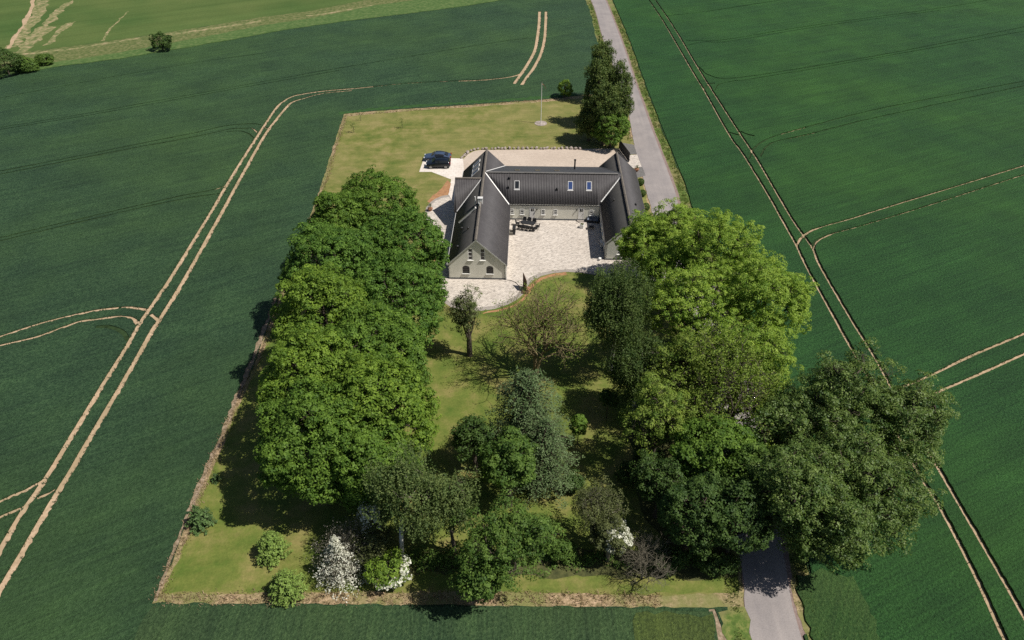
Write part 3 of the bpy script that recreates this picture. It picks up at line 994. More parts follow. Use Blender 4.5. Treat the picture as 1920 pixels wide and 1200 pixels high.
def ridge_run(x0, y0, x1, y1, z, wd_, m, piece=1.1):
    L = math.hypot(x1 - x0, y1 - y0)
    n = int(L / piece)
    for i in range(n):
        a, b = i / n, (i + .985) / n
        strip('ridge_cap', (x0 + (x1 - x0) * a, y0 + (y1 - y0) * a, z + (i % 2) * .008), (x0 + (x1 - x0) * b, y0 + (y1 - y0) * b, z + (i % 2) * .008), (0, 0, 1), wd_, .09, m)


ridge_run(LW['xr'], ly0 - .02, LW['xr'], ly1, LW['zr'] - .02, .34, M['ridge'])
ridge_run(RW['xr'], ry0 - .02, RW['xr'], ry1, RW['zr'] - .02, .30, M['ridge'])
ridge_run(LW['xr'] + .3, MW['yr'], RW['xr'] - .5, MW['yr'], MW['zr'] - .01, .34, M['ridge_grey'])
ridge_run(-7.95, DG['yr'], -4.1, DG['yr'], DG['zr'] - .01, .32, M['ridge'])


def meet(Pa, na, Pb, nb, x=None, y=None, z=None):
    """point on the intersection of two slope planes at a given height"""
    A = np.array([[na.x, na.y, na.z], [nb.x, nb.y, nb.z], [0, 0, 1]])
    return Vector(np.linalg.solve(A, [na.dot(Pa), nb.dot(Pb), z]))


pM = Vector((0, MW['yr'], MW['zr']))
n_MN = Vector((1, 0, 0)).cross(d_MN).normalized()
n_MF = Vector((1, 0, 0)).cross(d_MF).normalized()
n_MN = -n_MN if n_MN.z < 0 else n_MN
n_MF = -n_MF if n_MF.z < 0 else n_MF
pD = Vector((0, DG['yr'], DG['zr']))
n_DN = Vector((1, 0, 0)).cross(d_DN).normalized()
n_DN = -n_DN if n_DN.z < 0 else n_DN
for (Pa, na, Pb, nb, z0, z1, m, wd_) in ((pl_LR, n_LR, pM, n_MN, 6.05, 2.6, M['flash'], .16), (pl_RL, n_RL, pM, n_MN, 5.75, 3.0, M['white'], .20),
                                         (pl_LR, n_LR, pM, n_MF, 6.02, 3.5, M['flash'], .14), (pl_RL, n_RL, pM, n_MF, 5.75, 3.5, M['ridge_grey'], .10),
                                         (pl_LL, n_LL, pD, n_DN, 5.95, 2.55, M['flash'], .16)):
    a, b = meet(Pa, na, Pb, nb, z=z0), meet(Pa, na, Pb, nb, z=z1)
    strip('valley_flashing', a, b, na + nb, wd_, .02, m, .06)

# barge boards along the gable ends, gutters along the eaves
for (W, ya, dl, dr) in ((LW, ly0, d_LL, d_LR), (RW, ry0, d_RL, d_RR)):
    for d in (dl, dr):
        top = Vector((W['xr'], ya - .03, W['zr']))
        mb = MB()
        e = top + d
        z = Vector((0, 0, 1))
        y = Vector((0, .035, 0))
        mb.hexa([top - z * .20, e - z * .20, e - z * .20 + y, top - z * .20 + y, top + z * .015, e + z * .015, e + z * .015 + y, top + z * .015 + y])
        mb.build('barge_board', M['verge_trim'], house)
for (x, z, ya, yb) in ((LW['x0'] - .16, LW['ze'] - .14, ly0, 13.0), (LW['x0'] - .16, LW['ze'] - .14, 20.6, ly1), (LW['x1'] + .16, LW['ze'] - .14, ly0, 14.9),
                       (RW['x0'] - .16, RW['ze'] - .14, ry0, 14.9), (RW['x1'] + .16, RW['ze'] - .14, ry0, ry1)):
    MB().tube([(x, ya, z), (x, yb, z)], .06, 8).build('gutter', M['flash'] if x < -5 else M['roof'], house)
MB().tube([(.1, MW['y0'] - .06, MW['ze'] - .12), (RW['x0'] - .15, MW['y0'] - .06, MW['ze'] - .12)], .04, 8).build('gutter', M['pipe'], house)
for (x, y, z) in ((-.02, -.10, LW['ze'] - .2), (.02, 14.95, LW['ze'] - .2), (13.08, 5.05, RW['ze'] - .2), (13.08, 15.1, 2.5)):
    MB().tube([(x, y, .1), (x, y, z)], .04, 8).build('downpipe', M['flash'] if y < 1 else M['pipe'], house)


# things standing in the roof planes
def on_slope(O, a, d):
    a, d = Vector(a), Vector(d)
    L = d.length
    dn = d.normalized()
    n = a.cross(d).normalized()
    if n.z < 0: n = -n
    O = Vector(O)
    return lambda s, t, h: tuple(O + a * s + dn * t + n * h)


def sbox(F_, s0, s1, t0, t1, h0, h1, name, m, parent):
    return MB().hexa([F_(s0, t0, h0), F_(s1, t0, h0), F_(s1, t1, h0), F_(s0, t1, h0), F_(s0, t0, h1), F_(s1, t0, h1), F_(s1, t1, h1), F_(s0, t1, h1)]).build(name, m, parent)


def roof_window(F_, s, t, w_, l_, gm, fm=None):
    fm = fm or M['flash']
    mb = MB()
    for (a, b, c, d) in ((s - w_ / 2, s - w_ / 2 + .07, t, t + l_), (s + w_ / 2 - .07, s + w_ / 2, t, t + l_), (s - w_ / 2 + .07, s + w_ / 2 - .07, t, t + .07), (s - w_ / 2 + .07, s + w_ / 2 - .07, t + l_ - .07, t + l_)):
        mb.hexa([F_(a, c, -.02), F_(b, c, -.02), F_(b, d, -.02), F_(a, d, -.02), F_(a, c, .11), F_(b, c, .11), F_(b, d, .11), F_(a, d, .11)])
    f = mb.build('skylight', fm, house)
    sbox(F_, s - w_ / 2 + .06, s + w_ / 2 - .06, t + .06, t + l_ - .06, -.01, .085, 'pane', gm, f)
    sbox(F_, s - w_ / 2 - .05, s + w_ / 2 + .05, t + l_ + .002, t + l_ + .14, .0, .06, 'apron', fm, f)


def vent(F_, s, t, m=None):
    p = Vector(F_(s, t, 0))
    o = MB().lathe([(.11, p.z - .1), (.11, p.z + .22), (.17, p.z + .24), (.17, p.z + .32), (.02, p.z + .40)], p.x, p.y, 10).build('roof_vent', m or M['pipe'], house)


F_MN = on_slope((0, MW['yr'], MW['zr']), (1, 0, 0), d_MN)
for x, gm in ((.98, 'glass'), (8.75, 'glass_blue'), (11.45, 'glass_blue')):
    roof_window(F_MN, x, 1.25, .74, 1.25, M[gm])
for x, t in ((-.12, 1.0), (-.22, 2.35), (6.85, 2.55)):
    vent(F_MN, x, t)
F_MF = on_slope((0, MW['yr'], MW['zr']), (1, 0, 0), d_MF)
for x in (.95, 4.0, 6.85):
    roof_window(F_MF, x, 1.9, .72, .9, M['glass'], M['ridge'])
p = Vector(F_MF(9.6, 4.6, 0))
MB().lathe([(.12, p.z - .1), (.12, p.z + 1.45), (.17, p.z + 1.46), (.17, p.z + 1.6)], p.x, p.y, 10).build('flue', M['pipe'], house)
F_LL = on_slope((LW['xr'], 0, LW['zr']), (0, 1, 0), d_LL)
F_LR = on_slope((LW['xr'], 0, LW['zr']), (0, 1, 0), d_LR)
for y in (21.0, 22.4, 23.9):
    roof_window(F_LL, y, 1.3, .8, 1.5, M['glass_blue'])
# white chimney on the ridge with its metal strip and the aerial beside it
cy = 9.6
ch = MB().box(LW['xr'] - .32, LW['xr'] + .32, cy - .24, cy + .24, LW['zr'] - .4, LW['zr'] + .55).build('chimney', M['white'], house)
MB().box(LW['xr'] - .36, LW['xr'] + .36, cy - .28, cy + .28, LW['zr'] + .552, LW['zr'] + .62).build('chimney_cap', M['flash'], ch)
MB().tube([(LW['xr'] - .7, cy, LW['zr'] - .6), (LW['xr'] - .7, cy, LW['zr'] + .75)], .09, 8).build('flue', M['flash'], house)
roof_win = sbox(F_LL, 8.6, 8.95, .75, 4.1, .0, .20, 'roof_light', M['flash'], house)
sbox(F_LL, 8.64, 8.91, .8, 4.05, .201, .215, 'pane', M['glass'], roof_win)
MB().tube([(LW['xr'] - .05, 8.3, LW['zr'] - .1), (LW['xr'] - .05, 8.3, LW['zr'] + .5)], .12, 10).build('flue', M['flash'], house)
MB().tube([(LW['xr'], 7.7, LW['zr']), (LW['xr'], 7.7, LW['zr'] + 1.5)], .03, 6).build('aerial', M['pipe'], house)
vent(F_LL, 1.9, 3.6)
vent(F_LL, 4.6, 1.9)
vent(F_LL, 6.1, 3.3)
F_RL = on_slope((RW['xr'], 0, RW['zr']), (0, 1, 0), d_RL)
F_RR = on_slope((RW['xr'], 0, RW['zr']), (0, 1, 0), d_RR)
vent(F_RL, 13.4, 2.0)
vent(F_RR, 12.4, 2.2)
for k in range(6):       # overlapped sheet seams on the left slope
    pass

# ------------------------------------------------------------------ cars
M['paint_black'] = glassm('black_car_paint', (.006, .009, .016), .22)
M['paint_blue'] = glassm('blue_grey_car_paint', (.040, .060, .105), .25)
M['tyre'] = plain('tyre_rubber', (.012, .012, .012), .8)
M['rim'] = plain('alloy_rim', (.50, .50, .50), .3, .6, .6)
M['lamp_red'] = plain('red_tail_lamp', (.30, .012, .01), .3, .5)
M['lamp_clear'] = plain('headlamp', (.65, .67, .70), .15, .7)
M['chrome'] = plain('bright_trim', (.7, .7, .7), .2, .6, .8)


def car(name, loc, rz, paint, st, label, chrome=False, group='cars parked on the pad beside the house'):
    """st: stations along the length (x forward): x, half width, sill z, belt z, roof z, roof half width"""
    root = empty(name, loc, rz, label=label, cat='car', group=group)
    vs, fs = [], []
    K = 10
    for (x, hw, zs, zb, zr, rw) in st:
        ring = [(hw * .86, zs), (hw, zs + .14), (hw, (zs + zb) / 2), (hw * .97, zb), (rw if zr > zb + .08 else hw * .80, zr if zr > zb + .08 else zb + .03)]
        ring = ring + [(-a, b) for a, b in ring[::-1]]
        for a, b in ring:
            vs.append((x, a, b))
    for i in range(len(st) - 1):
        for k in range(K):
            fs.append((i * K + k, i * K + (k + 1) % K, (i + 1) * K + (k + 1) % K, (i + 1) * K + k))
    fs.append(tuple(range(K))[::-1])
    fs.append(tuple((len(st) - 1) * K + k for k in range(K)))
    bm = bmesh.new()
    bv = [bm.verts.new(v) for v in vs]
    for f in fs:
        bm.faces.new([bv[i] for i in f])
    bmesh.ops.recalc_face_normals(bm, faces=bm.faces)
    me = bpy.data.meshes.new('body')
    bm.to_mesh(me); bm.free()
    me.polygons.foreach_set('use_smooth', [True] * len(me.polygons))
    body = link_mesh('body', me, paint, root)
    ss = body.modifiers.new('smooth', 'SUBSURF'); ss.levels = 2; ss.render_levels = 2
    # glass: proud panels following the greenhouse
    top = [s for s in st if s[4] > s[3] + .3]
    for sgn in (1, -1):
        vs = []
        for (x, hw, zs, zb, zr, rw) in top:
            a0, a1 = .16, .82
            for a in (a0, a1):
                vs.append((x, sgn * (hw * .97 + (rw - hw * .97) * a + .012 - .03 * a), zb + (zr - zb) * a))
        fs2 = [(2 * i, 2 * i + 2, 2 * i + 3, 2 * i + 1) for i in range(len(top) - 1)]
        MB().add(vs, fs2 if sgn > 0 else [f[::-1] for f in fs2]).build('side_window', M['glass'], root)
        if chrome:
            MB().tube([(v[0], v[1] + sgn * .01, v[2] + .03) for v in vs[1::2]], .018, 5).build('window_trim', M['chrome'], root)
    for (i, j) in ((0, 1), (1, 0)):
        s0 = top[0] if i == 0 else top[-1]
        k = st.index(s0)
        s1 = st[k - 1] if i == 0 else st[k + 1]
        nm = 'rear_window' if i == 0 else 'windscreen'
        q = []
        for (t_, hwk) in ((.12, .86), (.86, .86)):
            x = s1[0] + (s0[0] - s1[0]) * t_
            z = s1[3] + .03 + (s0[4] - s1[3] - .03) * t_ + .035
            hw = (s1[1] * .80 + (s0[5] - s1[1] * .80) * t_) * .9
            q.append(((x + (.03 if i else -.03)), hw, z))
        MB().add([(q[0][0], -q[0][1], q[0][2]), (q[0][0], q[0][1], q[0][2]), (q[1][0], q[1][1], q[1][2]), (q[1][0], -q[1][1], q[1][2])], [(0, 1, 2, 3)]).build(nm, M['glass'], root)
    xf, xb = st[-1][0], st[0][0]
    for sx in (xb + .82, xf - .85):
        for sy in (-1, 1):
            y = sy * (st[len(st) // 2][1] - .10)
            wh = MB().tube([(sx, y - .11, .33), (sx, y + .11, .33)], .33, 18).build('wheel', M['tyre'], root)
            MB().tube([(sx, y + sy * .112, .33), (sx, y + sy * .125, .33)], .23, 10).build('rim', M['rim'], wh)
            ww = MB()
            for k in range(5):
                a = k * 2 * math.pi / 5
                c, s = math.cos(a), math.sin(a)
                ww.add([(sx + .05 * c - .03 * s, y + sy * .128, .33 + .05 * s + .03 * c), (sx + .21 * c - .05 * s, y + sy * .128, .33 + .21 * s + .05 * c), (sx + .21 * c + .05 * s, y + sy * .128, .33 + .21 * s - .05 * c), (sx + .05 * c + .03 * s, y + sy * .128, .33 + .05 * s - .03 * c)], [(0, 1, 2, 3)])
            ww.build('spoke_gap', M['tyre'], wh)
    for sy in (-1, 1):
        MB().box(xf - .16, xf - .02, sy * .58 - .15, sy * .58 + .15, .60, .72).build('headlight', M['lamp_clear'], root)
        MB().box(xb + .0, xb + .14, sy * .64 - .15, sy * .64 + .15, .74, .98).build('tail_light', M['lamp_red'], root)
        xm = top[-1][0] + .15
        MB().box(xm - .06, xm + .06, sy * .98 - .08, sy * .98 + .08, .95, 1.06).build('wing_mirror', paint, root)
    return root


hatch = [(-2.06, .70, .42, .74, .74, .6), (-1.96, .84, .26, .92, .95, .6), (-1.72, .88, .22, .96, 1.36, .60), (-1.0, .90, .20, .96, 1.49, .64), (-.2, .90, .20, .94, 1.52, .65), (.45, .90, .20, .92, 1.46, .62),
         (1.05, .89, .20, .92, .94, .6), (1.6, .87, .22, .84, .86, .6), (1.98, .78, .28, .70, .72, .5), (2.08, .62, .38, .60, .60, .4)]
sedan = [(-2.30, .70, .42, .74, .74, .6), (-2.20, .84, .27, .90, .92, .6), (-1.85, .88, .24, .96, 1.02, .60), (-1.15, .90, .20, .94, 1.34, .58), (-.4, .91, .20, .92, 1.43, .62), (.35, .91, .20, .90, 1.40, .60),
         (1.05, .90, .20, .88, .92, .6), (1.65, .88, .22, .82, .84, .6), (2.18, .78, .28, .70, .72, .5), (2.30, .62, .38, .60, .60, .4)]
gx, gy = G(822, 316)
car('parked_car', (gx, gy + .55, .08), R(181), M['paint_black'], hatch, 'small black hatchback nearest the camera on the parking pad')
gx, gy = G(822, 302)
car('parked_car', (gx - .1, gy + .3, .08), R(178), M['paint_blue'], sedan, 'blue-grey saloon car parked behind the black hatchback', chrome=True)

# ------------------------------------------------------------------ yard furniture
M['wicker'] = plain('black_wicker', (.020, .021, .024), .6, var=.3, vscale=25)
M['cushion'] = plain('grey_cushion', (.13, .15, .19), .9)
M['wood_rust'] = speck('rusted_steel_plate', [(.3, (.045, .028, .020)), (.6, (.10, .055, .035)), (.8, (.17, .09, .06))], 3)
M['box_grey'] = plain('weathered_wood_box', (.14, .13, .11), .8, var=.25)
M['terracotta'] = plain('terracotta', (.33, .15, .09), .8)
M['stone'] = speck('field_stone', [(.3, (.17, .14, .12)), (.55, (.33, .28, .25)), (.75, (.50, .44, .40))], 2.2)
M['concrete'] = plain('pale_concrete', (.40, .38, .37), .9)
Y0 = .085


def leg_set(mb, x0, x1, y0, y1, z, r=.02):
    for x in (x0, x1):
        for y in (y0, y1):
            mb.box(x - r, x + r, y - r, y + r, 0, z)


def local_xy(lx, ly):
    c, s = math.cos(-E1), math.sin(-E1)
    return (HO.x + lx * c - ly * s, HO.y + lx * s + ly * c)


# oval table and ten chairs
tx, ty = G(989, 426.5)
tb = empty('garden_table', (tx, ty, Y0), R(-16), label='long dark oval garden table in the courtyard surrounded by chairs', cat='table')
m_ = MB()
k = 20
ring = [(1.15 * math.cos(a), .50 * math.sin(a)) for a in [2 * math.pi * i / k for i in range(k)]]
m_.add([(a, b, .71) for a, b in ring] + [(a, b, .75) for a, b in ring], [tuple(range(k))[::-1], tuple(range(k, 2 * k))] + [(i, (i + 1) % k, k + (i + 1) % k, k + i) for i in range(k)])
m_.build('tabletop', M['wicker'], tb)
for x in (-.7, .7):
    for y in (-.3, .3):
        MB().box(x - .04, x + .04, y - .04, y + .04, 0, .709).build('leg', M['pipe'], tb)


def chair_proto():
    root = empty('garden_chair', (0, 0, 0), label='x', cat='chair', group='chairs round the garden table')
    MB().box(-.25, .25, -.25, .25, .36, .44).build('seat', M['wicker'], root)
    MB().hexa([(-.25, -.25, .44), (.25, -.25, .44), (.25, -.20, .44), (-.25, -.20, .44), (-.25, -.36, .92), (.25, -.36, .92), (.25, -.31, .92), (-.25, -.31, .92)]).build('backrest', M['wicker'], root)
    for s in (-1, 1):
        MB().box(s * .27 - .025, s * .27 + .025, -.24, .24, .62, .66).build('armrest', M['wicker'], root)
        for y in (-.22, .22):
            MB().box(s * .27 - .02, s * .27 + .02, y - .02, y + .02, 0, .62).build('leg', M['pipe'], root)
    return root


proto = chair_proto()
spots = [(-.9, -.88, 0), (-.3, -.92, 0), (.3, -.92, 0), (.9, -.88, 0), (-.75, .9, 180), (0, .92, 180), (.75, .9, 180), (-1.5, .05, -90), (1.5, .0, 90), (1.3, -.75, 30)]
clab = ['black wicker chair at the near left of the oval table', 'second chair from the left on the near side of the table', 'third chair from the left on the near side of the table', 'fourth chair from the left on the near side of the table',
        'left chair on the house side of the oval table', 'middle chair on the house side of the oval table', 'right chair on the house side of the oval table',
        'chair at the left end of the oval table', 'chair at the right end of the oval table', 'chair turned aslant at the near right corner of the table']
ca, sa = math.cos(R(-16)), math.sin(R(-16))
for i, (x, y, a) in enumerate(spots):
    o = proto if i == 0 else copy_tree(proto)
    o.location = (tx + x * ca - y * sa, ty + x * sa + y * ca, Y0)
    o.rotation_euler.z = R(a - 16 + [3, -4, 2, 5, -3, 4, 0, 6, -5, 8][i])
    o['label'] = clab[i]

# storage boxes by the left wing
bx, by = G(964, 437)
b1 = empty('storage_box', (bx, by, Y0), R(-4), label='tall dark cabinet by the left wing next to the table', cat='cabinet')
MB().box(-.2, .2, -.65, .65, .06, .95).build('body', M['wicker'], b1, bevel=.02)
MB().box(-.23, .23, -.68, .68, .952, 1.0).build('lid', M['pipe'], b1)
for y in (-.55, .55):
    MB().box(-.16, .16, y - .04, y + .04, 0, .059).build('foot', M['pipe'], b1)
bx, by = G(957.5, 440)
b2 = empty('planter_box', (bx, by, Y0), 0, label='low grey-brown wooden box against the left wing wall', cat='box')
MB().box(-.32, .32, -.32, .32, .0, .42).build('body', M['box_grey'], b2, bevel=.02)
MB().box(-.27, .27, -.27, .27, .421, .45).build('lid', M['box_grey'], b2)
# white covered heater / planter at the shade's edge
bx, by = G(1091, 428)
b3 = empty('cube_planter', (bx, by, Y0), R(-20), label='white cube planter at the edge of the courtyard shade', cat='planter')
MB().box(-.28, .28, -.28, .28, 0, .62).build('pot', M['white'], b3, bevel=.02)
MB().box(-.24, .24, -.24, .24, .621, .64).build('soil', M['litter'], b3)
bx, by = G(1111, 417)
b4 = empty('garden_sofa', (bx, by, Y0), R(-12), label='grey cushioned garden sofa in the shaded courtyard corner', cat='sofa')
MB().box(-.85, .85, -.35, .35, .05, .36).build('base', M['wicker'], b4)
for x in (-.42, .42):
    MB().box(x - .40, x + .40, -.34, .22, .361, .50).build('cushion', M['cushion'], b4, bevel=.04)
MB().box(-.85, .85, .23, .35, .361, .78).build('backrest', M['cushion'], b4, bevel=.04)
for x in (-.91, .91):
    MB().box(x - .06, x + .06, -.35, .35, .0, .58).build('armrest', M['wicker'], b4)
bx, by = G(1107, 430)
b5 = empty('low_table', (bx, by, Y0), 0, label='low dark coffee table in front of the garden sofa', cat='table')
MB().box(-.45, .45, -.3, .3, .34, .39).build('tabletop', M['wicker'], b5)
for x in (-.4, .4):
    for y in (-.25, .25):
        MB().box(x - .025, x + .025, y - .025, y + .025, 0, .339).build('leg', M['pipe'], b5)
bx, by = G(1127, 463)
b6 = empty('heat_pump', (bx, by, Y0), 0, label='pale grey outdoor unit against the right wing wall', cat='appliance')
MB().box(-.2, .2, -.45, .45, .08, .85).build('casing', M['flash'], b6, bevel=.02)
MB().tube([(-.202, 0, .46), (-.22, 0, .46)], .30, 16).build('fan_grille', M['pipe'], b6)
for y in (-.35, .35):
    MB().box(-.18, .18, y - .03, y + .03, 0, .079).build('foot', M['pipe'], b6)
bx, by = G(1124.5, 489)
MB().lathe([(.13, 0), (.18, .34), (.20, .36), (.14, .38)], 0, 0, 12).build('plant_pot', M['white'], None, label='small white pot at the corner of the right wing', cat='pot').location = (bx, by, Y0)

# rusted steel screen on the terrace edge
bx, by = G(983, 543.5)
sc_ = empty('rusted_screen', (bx, by, Y0), R(0), label='upright rust-brown steel slab standing at the curved paving edge', cat='sculpture')
MB().hexa([(.22, -.55, 0), (.30, -.55, 0), (-.10, .62, 0), (-.18, .62, 0), (.22, -.55, 1.75), (.30, -.55, 1.75), (-.10, .62, 2.15), (-.18, .62, 2.15)]).build('plate', M['wood_rust'], sc_)
MB().box(-.35, .55, -.95, -.40, 0, .12).build('base', M['wood_rust'], sc_)
MB().box(.1, .75, -.2, .55, 0, .04).build('paving_slab', M['terracotta'], sc_)

# thin dark edging curve by the gable corner
pts = catmull([G(*p) for p in [(950, 526), (958, 527), (966, 530.5), (972, 536), (975, 541)]], .4)
tag(MB().tube([(p.x, p.y, Y0 + .03) for p in pts], .035, 5).build('garden_hose', M['pipe'], None), 'thin black hose curving from the gable corner to the steel slab', 'hose')
for q_, lb_ in (([(993, 412.5), (995, 416), (1000, 417.5), (1003, 417.5)], 'thin black hose curling before the left courtyard door'), ([(1079, 414), (1082, 417), (1087, 419), (1089, 419)], 'thin black hose curling before the right courtyard door')):
    pts = catmull([G(*p) for p in q_], .3)
    tag(MB().tube([(p.x, p.y, Y0 + .02) for p in pts], .03, 5).build('garden_hose', M['pipe'], None), lb_, 'hose')

# flagpole
fx, fy = G(1014, 232)
fp = empty('flagpole', (fx, fy, .06), 0, label='tall white flagpole on a round stone base in the rear lawn', cat='flagpole')
MB().lathe([(1.15, 0), (1.15, .05), (1.05, .06), (0.1, .06)], 0, 0, 28).build('base', M['stone'], fp)
MB().tube([(0, 0, .06), (0, 0, 4), (0, 0, 7.6)], [.075, .06, .04], 10).build('pole', M['white'], fp)
MB().lathe([(.02, 7.6), (.09, 7.66), (.09, 7.74), (.01, 7.82)], 0, 0, 10).build('finial', M['ridge'], fp)
pen = MB()
q = []
for i in range(7):
    t_ = i / 6
    q.append((.06 + .75 * t_, .05 * math.sin(5 * t_), 7.45 - .9 * t_ * t_))
vs = [(a, b, c) for a, b, c in q] + [(a - .02, b, c - .16 * (1 - t_ / 8)) for t_, (a, b, c) in enumerate(q)] + [(a, b + .012, c) for a, b, c in q] + [(a - .02, b + .012, c - .16 * (1 - t_ / 8)) for t_, (a, b, c) in enumerate(q)]
n = 7
fsx = []
for i in range(n - 1):
    fsx += [(i, i + 1, n + i + 1, n + i), (2 * n + i + 1, 2 * n + i, 3 * n + i, 3 * n + i + 1), (i + 1, i, 2 * n + i, 2 * n + i + 1), (n + i, n + i + 1, 3 * n + i + 1, 3 * n + i)]
pen.add(vs, fsx).build('pennant', M['terracotta'], fp)

# dry stone wall behind the house
wallp = catmull([G(*p) for p in [(866, 297.5), (870, 294), (875, 289), (883, 284.5), (892, 281.5), (905, 280.5), (950, 280), (1000, 280), (1050, 280), (1090, 280)]], .25)
sw = empty('stone_wall', (wallp[0].x, wallp[0].y, .06), 0, label='low line of field boulders between rear lawn and paved yard', cat='wall')
rr_ = random.Random(8)
stones = []
for kx in range(6):
    bm = bmesh.new()
    bmesh.ops.create_icosphere(bm, subdivisions=1, radius=1)
    for v in bm.verts:
        v.co *= rr_.uniform(.78, 1.12)
        v.co.z = max(v.co.z, -.75)
    me = bpy.data.meshes.new('stone')
    bm.to_mesh(me); bm.free()
    me.materials.append(M['stone'])
    stones.append(me)
acc, last, nxt = 0, wallp[0], 0
for p in wallp:
    acc += (p - last).length
    last = p
    if acc >= nxt:
        s = rr_.uniform(.20, .36)
        o = bpy.data.objects.new('stone', stones[rr_.randrange(6)])
        C.objects.link(o)
        o.parent = sw
        o.location = (p.x - wallp[0].x, p.y - wallp[0].y + rr_.uniform(-.12, .12), s * .55)
        o.scale = (s * rr_.uniform(.9, 1.5), s, s * rr_.uniform(.8, 1.2))
        o.rotation_euler = (rr_.uniform(-.3, .3), rr_.uniform(-.3, .3), rr_.uniform(0, 6))
        nxt = acc + s * rr_.uniform(1.7, 2.4)

# ------------------------------------------------------------------ plants
def leaf_mat(name, dark, light, trans=.35, rough=.6, spec=.2):
    m = bpy.data.materials.new(name)
    m.use_nodes = True
    t = m.node_tree
    b = t.nodes['Principled BSDF']
    at = t.nodes.new('ShaderNodeAttribute')
    at.attribute_name = 'tint'
    c = ramp(t, at.outputs['Fac'], [(0.0, dark), (1.0, light)])
    t.links.new(c, b.inputs['Base Color'])
    b.inputs['Roughness'].default_value = rough
    b.inputs['Specular IOR Level'].default_value = spec
    tr = t.nodes.new('ShaderNodeBsdfTranslucent')
    c2 = mix(t, 1.0, c, (1.15, 1.25, .55), 'MULTIPLY')
    t.links.new(c2, tr.inputs[0])
    ms = t.nodes.new('ShaderNodeMixShader')
    ms.inputs[0].default_value = trans
    t.links.new(b.outputs[0], ms.inputs[1])
    t.links.new(tr.outputs[0], ms.inputs[2])
    t.links.new(ms.outputs[0], t.nodes['Material Output'].inputs['Surface'])
    return m


L = {}
L['maple'] = leaf_mat('maple_leaf', (.055, .115, .016), (.155, .255, .036), .35)
L['maple_cool'] = leaf_mat('cool_maple_leaf', (.046, .106, .017), (.135, .240, .037), .35)
L['maple_light'] = leaf_mat('lime_tree_leaf', (.070, .135, .016), (.200, .300, .038), .35)
L['ash'] = leaf_mat('ash_leaf', (.120, .220, .026), (.330, .440, .070), .42)
L['ash_mid'] = leaf_mat('ash_leaf_mid', (.095, .165, .024), (.260, .330, .060), .4)
L['oak'] = leaf_mat('oak_leaf', (.048, .100, .018), (.135, .215, .040), .35)
L['dark'] = leaf_mat('dark_leaf', (.024, .056, .012), (.078, .132, .028), .25)
L['poplar'] = leaf_mat('poplar_leaf', (.050, .100, .020), (.165, .230, .056), .32, .5, .25)
L['birch'] = leaf_mat('birch_leaf', (0.052, 0.091, 0.026), (0.156, 0.202, 0.062), .35)
L['birch_dark'] = leaf_mat('weeping_birch_leaf', (.034, .068, .015), (.110, .155, .040), .3)
L['spruce'] = leaf_mat('blue_spruce_needles', (.040, .078, .024), (.120, .170, .068), .1)
L['fir'] = leaf_mat('fir_needles', (0.031, 0.067, 0.022), (0.108, 0.180, 0.054), .12)
L['fir_light'] = leaf_mat('young_fir_needles', (.075, .140, .022), (.220, .310, .070), .15)
L['row'] = leaf_mat('larch_row_needles', (.040, .080, .018), (.150, .190, .050), .25)
L['olive'] = leaf_mat('sparse_olive_leaf', (.050, .062, .022), (.130, .150, .052), .3)
L['fruit'] = leaf_mat('fruit_leaf', (.060, .085, .024), (.170, .200, .070), .3)
L['blossom'] = leaf_mat('white_blossom', (.36, .37, .28), (.76, .75, .66), .25)
L['dead'] = leaf_mat('dry_leaf', (.10, .075, .030), (.20, .165, .060), .3)
L['silver'] = leaf_mat('grey_twig_foliage', (.14, .13, .10), (.34, .32, .26), .2)
B = {}
B['bark'] = speck('brown_bark', [(.3, (.045, .035, .026)), (.6, (.10, .082, .062)), (.8, (.16, .14, .11))], 6)
B['pale'] = speck('mossy_bare_bark', [(.3, (.12, .095, .05)), (.6, (.22, .175, .09)), (.8, (.32, .26, .14))], 6)
B['birch'] = speck('white_birch_bark', [(.3, (.12, .11, .10)), (.42, (.50, .48, .45)), (.8, (.66, .64, .60))], 4)
B['grey'] = speck('grey_twigs', [(.3, (.10, .09, .065)), (.6, (.19, .17, .125)), (.8, (.28, .25, .19))], 6)
B['fir'] = speck('conifer_bark', [(.3, (.035, .026, .018)), (.6, (.08, .06, .042)), (.8, (.12, .09, .07))], 6)


def leaves_mesh(name, pos, nrm, size, tint, mat, parent, rng, aspect=.62, fold=.18):
    """one leaf-sized folded blade per row"""
    N = len(pos)
    nrm = nrm / (np.linalg.norm(nrm, axis=1, keepdims=True) + 1e-9)
    ref = rng.normal(size=(N, 3))
    u = np.cross(nrm, ref); u /= np.linalg.norm(u, axis=1, keepdims=True) + 1e-9
    v = np.cross(nrm, u)
    s = size[:, None]
    base = pos - u * s * .5
    tip = pos + u * s * .5
    l_ = pos + v * s * aspect * .5 - nrm * s * fold
    r_ = pos - v * s * aspect * .5 - nrm * s * fold
    V = np.stack([base, r_, tip, l_], 1).reshape(-1, 3).astype(np.float32)
    me = bpy.data.meshes.new(name)
    me.vertices.add(4 * N)
    me.vertices.foreach_set('co', V.ravel())
    me.loops.add(4 * N)
    me.loops.foreach_set('vertex_index', np.arange(4 * N, dtype=np.int32))
    me.polygons.add(N)
    me.polygons.foreach_set('loop_start', np.arange(0, 4 * N, 4, dtype=np.int32))
    me.update(calc_edges=True)
    at = me.attributes.new('tint', 'FLOAT', 'FACE')
    at.data.foreach_set('value', np.clip(tint, 0, 1).astype(np.float32))
    return link_mesh(name, me, mat, parent)


def tubes_mesh(name, segs, mat, parent, n=4, **k):
    """segs: list of (points, radii)"""
    mb = MB()
    for pts, rd in segs:
        mb.tube(pts, rd, n, cap=False)
    return mb.build(name, mat, parent, smooth=True, **k)


